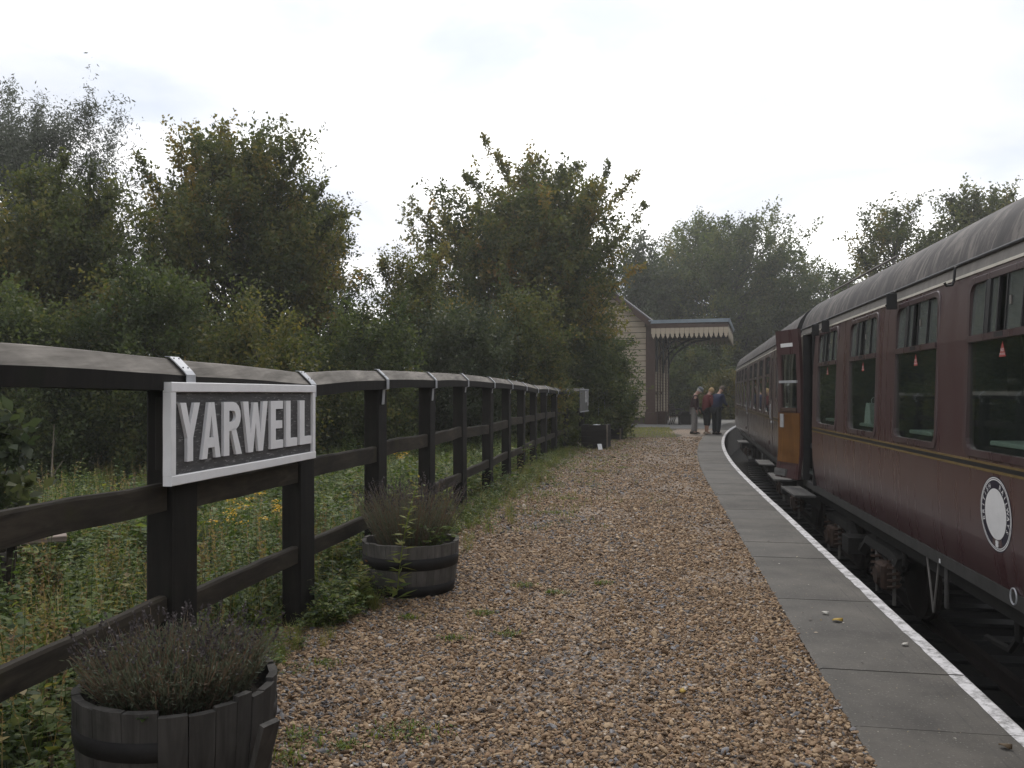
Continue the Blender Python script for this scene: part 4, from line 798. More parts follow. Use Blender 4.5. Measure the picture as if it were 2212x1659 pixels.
def coach(name, label, loc, theta, x0, x1, wins, body, doors=(), openings=(), narrow=(), detail=True):
    root = empty(name, loc, R(90) - theta, label, 'railway coach')
    holes = [(c - .60, c + .60, 1.095, 2.37) for c in wins] + [(a, b, 0.168, 2.445) for a, b in openings] + [(c - .21, c + .21, 1.4, 2.30) for c in narrow]
    for a, b in doors: holes.append((a + .13, b - .13, 1.35, 2.30))
    sk = side_skin(x0, x1, holes); sk.build('body_side', body, root, False)
    wh = [h for h in holes if h[3] == 2.37 and abs(h[2] - 1.095) < 1e-6]; fs = side_skin(x0, x1, wh, -2 * HALF, -1); fs.build('body_side', body, root)
    mb = MB()                                                # ends
    for x in (x0, x1):
        for a, b in ((-.06, -.92), (-1.88, -2.74)): mb.hexa([(x - .03, b, .17), (x + .03, b, .17), (x + .03, a, .17), (x - .03, a, .17), (x - .03, b, 2.5), (x + .03, b, 2.5), (x + .03, a, 2.5), (x - .03, a, 2.5)])
        mb.loft([[(x - .03 + q * .06, y, z) for y, z in ROOF] + [(x - .03 + q * .06, -2.8 - y, z) for y, z in reversed(ROOF[:-1])] for q in (0, 1)], True)
    mb.build('body_end', M['black'], root)
    pr = [(y, z) for y, z in ROOF] + [(-2.8 - y, z) for y, z in reversed(ROOF[:-1])]; n = 40
    MB().loft([[(x0 - .04 + (x1 - x0 + .08) * k / n, y, z + .0015 * mnoise.noise(Vector((k * 2.3, y * 3, 1)))) for y, z in pr] for k in range(n + 1)], False, False).build('roof', M['roof'], root, True)
    for off, sgn in ((0, 1), (-2.8, -1)):
        mb = MB(); mb.loft([[(x, off + sgn * y, z) for y, z in ((-.045, 2.445), (-.04, 2.46), (-.058, 2.548), (-.08, 2.55), (-.08, 2.45))] for x in (x0, x1)], True); o = mb.build('cantrail_panel', M['cantrail'], root); fix_normals(o.data)
    MB().loft([[(x, -.048 + .014 * math.cos(t), 2.560 + .014 * math.sin(t)) for t in np.linspace(0, 6.28, 9)[:-1]] for x in np.linspace(x0, x1, 20)], True).build('gutter', M['gutter'], root, True)
    spans = []; e = x0
    for a, b in sorted(openings): spans.append((e, a)); e = b
    spans.append((e, x1))
    for a, b in spans:
        mb = MB(); k = max(2, int((b - a) / .5)); rg = []
        for i in range(k + 1):
            x = a + (b - a) * i / k; wv = .0025 * mnoise.noise(Vector((x * 1.2, 4, 0))); rg.append([(x, -.041, 2.440 + wv), (x, -.034, 2.441 + wv), (x, -.034, 2.462 + wv), (x, -.045, 2.463 + wv)])
        mb.loft(rg, True); o = mb.build('cream_line', M['cream'], root); fix_normals(o.data)
        for z0, z1, m, d in ((1.018, 1.036, 'gold', .0022), (.986, 1.018, 'black', .0018), (.966, .986, 'gold', .0022)):
            mb = MB(); mb.loft([[(x, SY(z0) - .001, z0), (x, SY(z0) + d, z0), (x, SY(z1) + d, z1), (x, SY(z1) - .001, z1)] for x in np.linspace(a, b, 8)], True); o = mb.build('lining_stripe', M[m], root); fix_normals(o.data)
    for c in wins:
        if 'window' in PROTO: w = copy_tree(PROTO['window'], root); w.location = (c, 0, 0)
        else: w = PROTO['window'] = make_window(root); w.location = (c, 0, 0)
    for c in narrow:
        mb = MB(); Y = lambda P, d: [(x, SY(z) + d, z) for x, z in P]; mb.loft([Y(rrect(c - .24, c + .24, 1.37, 2.33, .05), -.003), Y(rrect(c - .24, c + .24, 1.37, 2.33, .05), .008), Y(rrect(c - .19, c + .19, 1.42, 2.28, .04), .008), Y(rrect(c - .19, c + .19, 1.42, 2.28, .04), -.05)], False)
        w = mb.build('lavatory_window', M['framepaint'], root); fix_normals(w.data); pane(c - .205, c + .205, 1.405, 2.295, -.016, 'frosted_pane', M['ventglass'], w)
    for a, b in doors:                                       # shut doors
        mb = MB(); z0, z1 = .20, 2.53
        for q0, q1, y0_, y1_ in ((a + .012, a + .135, z0, z1), (b - .135, b - .012, z0, z1), (a + .135, b - .135, z0, 1.36), (a + .135, b - .135, 2.29, z1)): seg(q0, q1, y0_, y1_, -.01, .012, mb)
        d = mb.build('door', body, root); pane(a + .12, b - .12, 1.345, 2.30, -.012, 'door_pane', M['glass'], d)
        g_ = MB(); seg(a - .006, a + .010, z0, z1, -.002, .003, g_); seg(b - .010, b + .006, z0, z1, -.002, .003, g_); g_.build('door_gap', M['black'], d)
        MB().tube([(a + .07, .03, 1.0), (a + .07, .05, 1.02), (a + .07, .05, 1.28), (a + .07, .03, 1.3)], .012, 6).build('grab_handle', M['strap'], d)
        MB().cbox((a + .08, .025, .92), (.10, .03, .05), .008).build('door_handle', M['strap'], d)
        for zz in (.45, 1.2, 2.2): MB().cbox((b + .005, .016, zz), (.05, .03, .09), .006).build('hinge', M['maroon'], d)
    def footboard(xc, w):
        mb = MB(); mb.cbox((xc, .14, .028), (w, .30, .035), .005); mb.rough(.002, 8); o = mb.build('footboard', M['footboard'], root)
        q = MB(); 
        for s_ in (-.38, .38): q.prism([(-.10, .012), (.22, .012), (-.10, -.2)], (xc + s_ * w, 0, 0), (0, 1, 0), (0, 0, 1), (.03, 0, 0))
        q.build('footboard_bracket', M['underframe'], o)
    for a, b in list(doors) + list(openings): footboard((a + b) / 2, 1.25)
    # interior
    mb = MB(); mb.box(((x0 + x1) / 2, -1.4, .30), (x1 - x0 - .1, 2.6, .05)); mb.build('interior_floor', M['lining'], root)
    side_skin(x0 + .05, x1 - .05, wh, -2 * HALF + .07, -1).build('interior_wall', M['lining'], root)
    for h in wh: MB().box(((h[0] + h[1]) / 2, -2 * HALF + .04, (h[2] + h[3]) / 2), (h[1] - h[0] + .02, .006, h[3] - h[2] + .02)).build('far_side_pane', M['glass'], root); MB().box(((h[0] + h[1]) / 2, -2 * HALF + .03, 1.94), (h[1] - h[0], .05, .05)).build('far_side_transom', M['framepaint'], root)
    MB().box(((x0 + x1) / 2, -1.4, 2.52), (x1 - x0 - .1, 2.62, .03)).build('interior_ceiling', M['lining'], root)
    for i, c in enumerate(wins):
        if 'seat' not in PROTO:
            q = MB()
            for s_ in (-1, 1): q.cbox((s_ * .10, 0, 1.0), (.12, .98, 1.0), .05); q.cbox((s_ * .40, 0, .72), (.50, .98, .16), .05)
            PROTO['seat'] = q.build('seat', M['cloth'], root); PROTO['seat'].location = (c + .94, -.58, 0)
            t_ = MB(); t_.cbox((0, 0, 1.168), (.62, .98, .035), .006); t_.tube([(0, .2, .3), (0, .2, 1.15)], .03, 8); PROTO['tab'] = t_.build('table', M['laminate'], root); PROTO['tab'].location = (c, -.55, 0)
        else:
            again(PROTO['seat'], (c + .94, -.58, 0), root); again(PROTO['tab'], (c, -.55, 0), root)
        again(PROTO['seat'], (c + .94, -2.12, 0), root); again(PROTO['tab'], (c, -2.15, 0), root)
    # underframe
    MB().box(((x0 + x1) / 2, -1.4, .02), (x1 - x0 - .2, 2.36, .30)).build('underframe', M['underframe'], root)
    q = MB(); q.loft([[(x, y, z) for y, z in ((-.075, .172), (-.062, .160), (-.070, .055), (-.11, .045), (-.2, .05), (-.2, .172))] for x in (x0 + .05, x1 - .05)], True); o = q.build('solebar', M['solebar'], root); fix_normals(o.data)
    for bx in (x0 + 2.75, x1 - 2.75): bogie(root, bx)
    if 'batt' not in PROTO:
        q = MB(); q.cbox((0, 0, -.36), (1.5, .6, .55), .02); q.cbox((0, .31, -.36), (1.3, .03, .42), .01); PROTO['batt'] = q.build('battery_box', M['underframe'], root)
    else: again(PROTO['batt'], (0, 0, 0), root)
    bb = [c for c in root.children if c.name.startswith('battery_box')][0]; bb.location = ((x0 + x1) / 2 - .6, -.62, 0)
    # gangway bellows at the far and near ends
    for x, s_ in ((x1, 1), (x0, -1)):
        q = MB(); rings = []
        for k in range(9):
            xx = x + s_ * (.04 + .05 * k); gr = .0 if k % 2 else -.045; rings.append([(xx, -1.4 + (.56 + gr) * a, 1.5 + (1.18 + gr) * b) for a, b in ((-1, -1), (1, -1), (1, .86), (.86, 1), (-.86, 1), (-1, .86))])
        q.loft(rings, False).build('gangway_bellows', M['bellows'], root)
        q = MB()
        for yy in (-.55, -2.25): q.tube([(x, yy, .02), (x + s_ * .42, yy, .02)], .07, 8); q.tube([(x + s_ * .42, yy, .02), (x + s_ * .46, yy, .02)], .17, 10)
        q.build('buffer', M['underframe'], root)
    return root

# near coach: origin where the body-side line crosses the camera's plane
TH1 = math.atan(0.162); k1 = 1 / math.cos(TH1)
c1 = coach('railway_coach', 'near maroon coach with an open door, grimy grey roof and British Railways roundel', (2.46, 0, 0), TH1, -6.35, 13.58, [(5.785 + 1.86 * k) * k1 for k in range(-5, 4)], M['maroon'], openings=[(12.30 * k1, 13.03 * k1)])
def near_details():
    r = c1; X = lambda Y: Y * k1
    # roundel, flat print on the side
    xc, zc = X(5.84), 0.68; y = SY(zc) + .003
    disc = lambda ra, n=48: [(ra * math.cos(2 * math.pi * i / n), ra * math.sin(2 * math.pi * i / n)) for i in range(n)]
    def plate(ra, d, m, name, par):
        mb = MB(); P = disc(ra); mb.v = [(xc + a, SY(zc + b) + d, zc + b) for a, b in P]; mb.f = [tuple(range(len(P)))]; mb.v += [(xc, SY(zc) + d, zc)]; n = len(P); mb.f = [(i, (i + 1) % n, n) for i in range(n)]; o = mb.build(name, m, par); fix_normals(o.data); return o
    ro = plate(.268, .0016, M['roundelblue'], 'roundel', r)
    def ringm(ra, rb, d, m, name):
        mb = MB(); a, b = disc(ra), disc(rb); n = len(a); mb.v = [(xc + p, SY(zc + q) + d, zc + q) for p, q in a] + [(xc + p, SY(zc + q) + d, zc + q) for p, q in b]; mb.f = [(i, (i + 1) % n, n + (i + 1) % n, n + i) for i in range(n)]; o = mb.build(name, m, ro); fix_normals(o.data)
    ringm(.260, .252, .0028, M['whiteplastic'], 'roundel_ring'); ringm(.247, .239, .0028, M['whiteplastic'], 'roundel_ring')
    plate(.180, .0028, M['whiteplastic'], 'roundel_disc', ro)
    def arc_text(s, a0, a1):
        v, f = [], []
        for i, ch in enumerate(s):
            a = R(a0 + (a1 - a0) * i / (len(s) - 1)); me = text_mesh(ch, .052, 0, .0006)     # a: clockwise angle from the top as seen from the platform
            up = Vector((-math.sin(a), 0, math.cos(a))); rt = Vector((-math.cos(a), 0, -math.sin(a)))
            p = Vector((xc, SY(zc) + .0034, zc)) + up * .192; vv, ff = mesh_mb(me, p, rt, up, (0, 1, 0)); o = len(v); v += vv; f += [tuple(k + o for k in q) for q in ff]
        mb = MB(); mb.v = [(p.x, SY(p.z) + .0034, p.z) for p in v]; mb.f = f; mb.build('roundel_lettering', M['whiteplastic'], ro)
    arc_text('BRITISH', -105, -26); arc_text('RAILWAYS', 24, 118)
    mb = MB()
    for k in range(4): t = R(45 + 90 * k); mb.prism([(.014 * math.cos(a), .014 * math.sin(a)) for a in np.linspace(0, 6.28, 9)[:-1]], (xc + .016 * math.cos(t), SY(zc - .21) + .002, zc - .21 + .016 * math.sin(t)), (1, 0, 0), (0, 0, 1), (0, .0014, 0))
    mb.build('roundel_emblem', M['whiteplastic'], ro)
    # hooks under the gutter
    for Y, w in ((6.57, 0), (8.18, 1), (11.2, 1), (11.87, 1)):
        x = X(Y); mb = MB(); mb.tube([(x, -.02, 2.545), (x, .01, 2.53), (x, .018, 2.43), (x, .03, 2.39), (x, .075, 2.385), (x, .09, 2.41)], .011, 6)
        if w: mb.cbox((x, .035, 2.44), (.02, .10, .16), .006)
        mb.build('lamp_bracket', M['black'], r)
    # conduit on the roof near the far end
    mb = MB(); pth = [(X(Y), -.42, 3.11) for Y in np.linspace(9.6, 13.0, 9)]; mb.tube(pth, .016, 6)
    for Y in (9.7, 10.8, 11.9, 12.9): mb.tube([(X(Y), -.42, 3.02), (X(Y), -.42, 3.11)], .012, 5)
    mb.build('roof_conduit', M['cantrail'], r)
    for Y in (3.0, 7.4, 11.4): MB().lathe([(.14, 0), (.15, .03), (.12, .07), (.04, .09), (.001, .09)], (X(Y), -1.4, 3.185), 14).build('roof_ventilator', M['roof'], r, True)
    # hangers below the solebar
    mb = MB()
    for Y0_ in (7.58, 7.26): mb.tube([(X(Y0_), -.10, .08), (X(7.40), -.10, -.42)], .010, 5)
    mb.build('brake_hanger', M['palesteel'], r)
    MB().cbox((X(7.05), -.09, -.12), (.05, .03, .36), .01).build('hanging_strap', M['solebar'], r)
    mb = MB(); xx = X(5.66); mb.tube([(xx + .048 * math.cos(t), -.045, .145 + .055 * math.sin(t)) for t in np.linspace(0, 2 * math.pi, 17)], .006, 5); mb.build('lifting_ring', M['strap'], r)
    mb = MB(); q = X(7.15); mb.prism([(-.018, .07), (.018, .07), (.016, .095), (.008, .115), (.018, .14), (.016, .155), (-.018, .155)], (q, -.068, 0), (1, 0, 0), (0, 0, 1), (0, .002, 0)); mb.build('solebar_mark', M['whiteplastic'], r)
    for Y in (8.9, 9.9, 6.2): MB().tube([(X(Y), -.3, -.1), (X(Y), -.3, -.3), (X(Y) + .25, -.35, -.45), (X(Y) + .7, -.35, -.48)], .03, 6).build('brake_pipe', M['underframe'], r)
    # open vestibule: posts, inner partition, the passage beyond
    a, b = X(12.30), X(13.03)
    for x in (a - .02, b + .02): MB().box((x, -.06, 1.31), (.05, .10, 2.28)).build('door_post', M['black'], r)
    MB().box((a - .05, -1.4, 1.4), (.04, 2.5, 2.2)).build('partition', M['lining'], r)
    MB().box((b + .2, -1.0, 1.4), (.05, 1.6, 2.2)).build('partition', M['cantrail'], r)
    MB().tube([(b + .12, -.22, .45), (b + .12, -.22, 2.2)], .035, 8).build('vestibule_pipe', M['cantrail'], r)
    # the open door leaf, hinged on its far edge and swung right back
    hx = b; hinge = Vector((hx, .005, 0)); phi = R(159); w = .68
    D = bpy.data.objects.new('open_door', None); COL.objects.link(D); D.parent = r; D.location = hinge; D.rotation_euler = (0, 0, math.pi - phi); D['label'] = 'open door showing varnished inner panel'
    # leaf in its own frame: x from hinge to free edge, +y is the inside face once rotated
    th = .05
    def leaf(x0, x1, z0, z1, y0, y1, name, m, par=D):
        mb = MB(); k = 6; rg = []
        for i in range(k + 1):
            z = z0 + (z1 - z0) * i / k; o_ = SY(z); rg.append([(x0, y0 - o_, z), (x1, y0 - o_, z), (x1, y1 - o_, z), (x0, y1 - o_, z)])
        o = mb.loft(rg, True).build(name, m, par); fix_normals(o.data); return o
    ins = -1      # the inside lies towards -y of the leaf frame
    for x0, x1, z0, z1 in ((0, .11, .17, 2.55), (w - .11, w, .17, 2.55), (.11, w - .11, .17, 1.30), (.11, w - .11, 2.16, 2.55)): leaf(x0, x1, z0, z1, -th / 2, th / 2, 'door_leaf', M['maroon'])
    leaf(.02, w - .02, .42, 1.22, th / 2 + .001, th / 2 + .014, 'inner_panel', M['ply'])
    leaf(w - .34, w + .005, .20, .31, th / 2 + .001, th / 2 + .035, 'kick_plate', M['footboard'])
    leaf(.11, w - .11, 1.30, 2.16, -.006, .004, 'door_window', M['glass']); leaf(.08, w - .08, 1.70, 1.74, th / 2, th / 2 + .03, 'window_rail', M['strap'])
    leaf(.10, w - .10, 1.245, 1.30, th / 2 + .001, th / 2 + .03, 'window_sill', M['rust'])
    leaf(w - .20, w - .10, .98, 1.20, th / 2 + .015, th / 2 + .03, 'lock_plate', M['strap'])
    leaf(.18, w - .14, 2.28, 2.34, th / 2 + .001, th / 2 + .006, 'notice_label', M['whiteplastic'])
near_details()
TH2 = math.atan(0.218); k2 = 1 / math.cos(TH2); x2 = lambda Y: (Y - 14.2) * k2
coach('railway_coach', 'far maroon coach curving away, faded and dusty, coupled beyond the open door', (4.80, 14.2, 0), TH2, 0.0, 19.75, [x2(Y) for Y in (19.15, 21.0, 22.85, 24.65, 27.0, 28.75, 30.4, 31.95)], M['maroon2'], doors=[(.35, 1.05), (x2(17.6), x2(18.28)), (x2(25.5), x2(26.15))], narrow=[x2(16.9)])
def carrier():
    b = px(1864, 915, 9.55); loc = Vector((b.x + .14, 9.57, 1.187)); r = empty('carrier_bag', loc, R(20), 'pale paper carrier bag on a table behind the third window from the right', 'bag')
    mb = MB(); mb.loft([[(-.10, -.05, 0), (.10, -.05, 0), (.10, .05, 0), (-.10, .05, 0)], [(-.10, -.04, .12), (.10, -.04, .12), (.10, .04, .12), (-.10, .04, .12)], [(-.098, -.025, .235), (.098, -.025, .235), (.098, .025, .235), (-.098, .025, .235)]], True); mb.build('body', M['whiteplastic'], r)
    MB().tube([(-.04, 0, .23), (-.04, 0, .275), (-.02, 0, .295), (.02, 0, .295), (.04, 0, .275), (.04, 0, .23)], .006, 5).build('handle', M['whiteplastic'], r)
carrier()

# ---------------------------------------------------------------- waiting shelter with canopy
def shelter():
    A = math.atan(0.30); O = Vector((7.08, 41.0, 0)); r = empty('waiting_shelter', O, R(90) - A, 'cream boarded station shelter with brown posts and a valanced platform canopy', 'building')
    # local frame: x away along the platform, y to the left (away from the track)
    Dp, Ln, EV = 6.2, 6.2, 4.95; bh = .283
    base = MB(); base.hexa([(.06, .06, 0), (Ln, .06, 0), (Ln, Dp, 0), (.06, Dp, 0), (.06, .06, EV), (Ln, .06, EV), (Ln, Dp, EV), (.06, Dp, EV)]); base.prism([(.06, EV), (Dp - .0, EV), (Dp / 2, EV + 2.45)], (.06, 0, 0), (0, 1, 0), (0, 0, 1), (Ln - .12, 0, 0)); o = base.build('wall', M['shadowgap'], r); fix_normals(o.data)
    k = 0; z = .30
    while z < EV + 2.2:                       # end-wall weatherboards, one by one
        y1 = Dp if z < EV else Dp - (z - EV) / 2.45 * Dp / 2; y0 = .46 if z < EV else .46 + (z - EV) / 2.45 * Dp / 2
        if z < EV and z + bh > EV: y0, y1 = .52, Dp - .1
        cuts = [(y0, y1)] if not (3.80 < z + .1 < 4.35) else [(y0, .98), (1.52, y1)]
        for a, b in cuts: MB().hexa([(.030, a, z + .034), (.056, a, z + .034), (.056, b, z + .034), (.030, b, z + .034), (.022, a, z + bh), (.056, a, z + bh), (.056, b, z + bh), (.022, b, z + bh)]).build('board', M['boards'], r)
        z += bh; k += 1
    vt = MB().cbox((.03, 1.25, 4.12), (.05, .56, .52), .01).build('louvre_vent', M['boards'], r)
    for i in range(4): MB().box((-.002, 1.25, 3.97 + i * .10), (.05, .44, .05), ry=R(28)).build('louvre_slat', M['black'], vt)
    MB().cbox((.02, .22, 2.45), (.12, .46, 4.9), .01).build('corner_board', M['brown'], r)
    MB().cbox((.01, .20, .30), (.2, .60, .62), .02).build('plinth', M['brown'], r)
    MB().box((.10, .04, 2.4), (.16, .08, 4.8)).build('corner_board', M['brown'], r)
    z = .30                                   # platform wall: narrow boards between brown posts
    while z < 4.3:
        MB().hexa([(.2, .02, z), (Ln, .02, z), (Ln, .055, z), (.2, .055, z), (.2, .035, z + .13), (Ln, .035, z + .13), (Ln, .055, z + .13), (.2, .055, z + .13)]).build('board', M['boards'], r); z += .15
    for x in (1.0, 2.2, 3.4, 4.9, 6.1): MB().cbox((x, .0, 2.4), (.16, .07, 4.8), .01).build('post', M['brown'], r)
    for x in (.55, 2.8): MB().cbox((x, -.03, 1.55), (.75, .10, .12), .01).build('dado_rail', M['brown'], r)
    # roof slopes and barge boards
    for s_ in (1, -1):
        yc = Dp / 2; e = MB(); q = lambda x, t, d: (x, yc - s_ * (yc + .15) * (1 - t), EV - .12 + (2.45 + .12) * t + d)
        e.hexa([q(-.35, 0, 0), q(Ln + .3, 0, 0), q(Ln + .3, 1, 0), q(-.35, 1, 0), q(-.35, 0, .09), q(Ln + .3, 0, .09), q(Ln + .3, 1, .09), q(-.35, 1, .09)]); o = e.build('roof', M['slate'], r); fix_normals(o.data)
        e = MB(); e.hexa([q(-.40, .02, -.32), q(-.33, .02, -.32), q(-.33, 1, -.32), q(-.40, 1, -.32), q(-.40, .02, .02), q(-.33, .02, .02), q(-.33, 1, .02), q(-.40, 1, .02)]); o = e.build('barge_board', M['brown'], r); fix_normals(o.data)
    # canopy
    x0, x1, y0, y1, T = -1.0, 5.9, .12, -3.55, 5.06
    c = MB(); c.hexa([(x0, y1, T - .26), (x1, y1, T - .26), (x1, y0, T - .16), (x0, y0, T - .16), (x0, y1, T - .12), (x1, y1, T - .12), (x1, y0, T), (x0, y0, T)]); can = c.build('canopy', M['slate'], r)
    MB().box(((x0 + x1) / 2 + .0, (y0 + y1) / 2, T - .012), (x1 - x0 + .16, y0 - y1 + .14, .04)).build('canopy_flashing', M['lead'], can)
    def fascia(p, q, ret):
        p, q = Vector(p), Vector(q); t = (q - p); L = t.length; t.normalize(); n = Vector((t.y, -t.x, 0))
        MB().hexa([p - n * .03 + Vector((0, 0, T - .44)), q - n * .03 + Vector((0, 0, T - .44)), q + n * .0 + Vector((0, 0, T - .44)), p + Vector((0, 0, T - .44)), p - n * .03 + Vector((0, 0, T - .04)), q - n * .03 + Vector((0, 0, T - .04)), q + Vector((0, 0, T - .04)), p + Vector((0, 0, T - .04))]).build('fascia', M['brown'], can)
        MB().hexa([p + n * .004 + Vector((0, 0, T - .15)), q + n * .004 + Vector((0, 0, T - .15)), q + n * .05 + Vector((0, 0, T - .15)), p + n * .05 + Vector((0, 0, T - .15)), p + n * .004 + Vector((0, 0, T - .03)), q + n * .004 + Vector((0, 0, T - .03)), q + n * .06 + Vector((0, 0, T - .03)), p + n * .06 + Vector((0, 0, T - .03))]).build('gutter', M['lead'], can)
        m = max(1, round(L / .222)); w = L / m; g_ = .006; zt, zb = T - .385, T - .90
        pr = None
        for i in range(m):
            pts = [(g_, zt), (w - g_, zt), (w - g_, zb + .26), (w - .035, zb + .22), (w - .035, zb + .14), (w / 2, zb), (.035, zb + .14), (.035, zb + .22), (g_, zb + .26)]
            if pr is None: pr = MB().prism(pts, p - n * .012, t, (0, 0, 1), n * .022).build('valance_board', M['boards'], can); fix_normals(pr.data)
            else: again(pr, t * (w * i), can)
    fascia((x0, y0 - .05, 0), (x0, y1, 0), 0); fascia((x0, y1, 0), (x1, y1, 0), 0); fascia((x1, y1, 0), (x1, y0 - .1, 0), 0)
    MB().box(((x0 + x1) / 2, (y0 + y1) / 2, T - .30), (x1 - x0 - .1, y0 - y1 - .1, .03)).build('canopy_soffit', M['lining'], can)
    for x in (.12, 3.2, 5.6):                 # curved iron brackets
        mb = MB(); arcp = [(x, -.05 - 2.3 * (1 - math.cos(t)), 2.75 + 1.75 * math.sin(t)) for t in np.linspace(0, math.pi / 2, 12)]; mb.tube(arcp, .045, 6); mb.tube([(x, -.06, 4.55), (x, -3.4, 4.62)], .05, 6); mb.tube([(x, -.06, 2.6), (x, -.06, 4.7)], .05, 6)
        mb.tube([(x, -.35, 3.7), (x, -.05, 4.45)], .025, 5); mb.tube([(x, -.9, 4.28), (x, -.45, 4.55)], .025, 5)
        mb.tube([(x, -.28 + .16 * math.cos(t), 4.25 + .16 * math.sin(t)) for t in np.linspace(0, 6.28, 12)], .02, 5); mb.build('canopy_bracket', M['iron'], r)
    return r
shelter()
def bench():
    p = px(1452, 917, 40.5); r = empty('platform_bench', (p.x, 41.0, 0.01), R(90) - math.atan(.3), 'dark slatted bench with looped iron ends under the shelter canopy', 'bench'); S = 1.12
    for i in range(4): MB().cbox((0, -.20 - .11 * i, .47 + .004 * i), (1.9 * S, .085, .035), .006).build('seat_slat', M['rail'], r)
    for i in range(4): MB().cbox((0, -.13 + .035 * i * .6, .60 + .12 * i), (1.9 * S, .03, .085), .006).build('back_slat', M['rail'], r)
    for x in (-.9 * S, 0, .9 * S):
        mb = MB(); mb.tube([(x, -.05, 0), (x, -.14, .25), (x, -.13, .46), (x, -.04, 1.02)], .028, 6); mb.tube([(x, -.62, 0), (x, -.55, .2), (x, -.57, .45), (x, -.13, .45)], .028, 6)
        mb.tube([(x, -.56, .45), (x, -.64, .60), (x, -.60, .72), (x, -.40, .76), (x, -.10, .72)], .022, 6); mb.build('bench_end', M['iron'], r)
bench()
for i, (a, b, lab) in enumerate(((1427, 41.6, 'brown timber planter box against the shelter wall by the corner post'), (1480, 40.9, 'dark planter box past the bench behind the person in the cap'))):
    p = px(a, 910, b); r = empty('wall_planter', (p.x, b, 0.0), R(90) - math.atan(.3), lab, 'planter', 'planter boxes under the canopy')
    for k in range(3): MB().cbox((0, -.28, .11 + .21 * k), (.85, .04, .2), .008).build('plank', M['brown' if i == 0 else 'planter'], r); MB().cbox((-.42, 0, .11 + .21 * k), (.04, .6, .2), .008).build('plank', M['brown' if i == 0 else 'planter'], r); MB().cbox((.42, 0, .11 + .21 * k), (.04, .6, .2), .008).build('plank', M['brown' if i == 0 else 'planter'], r)
    MB().box((0, .28, .3), (.85, .04, .6)).build('plank', M['planter'], r); MB().box((0, 0, .52), (.8, .52, .04)).build('soil', M['soil'], r)

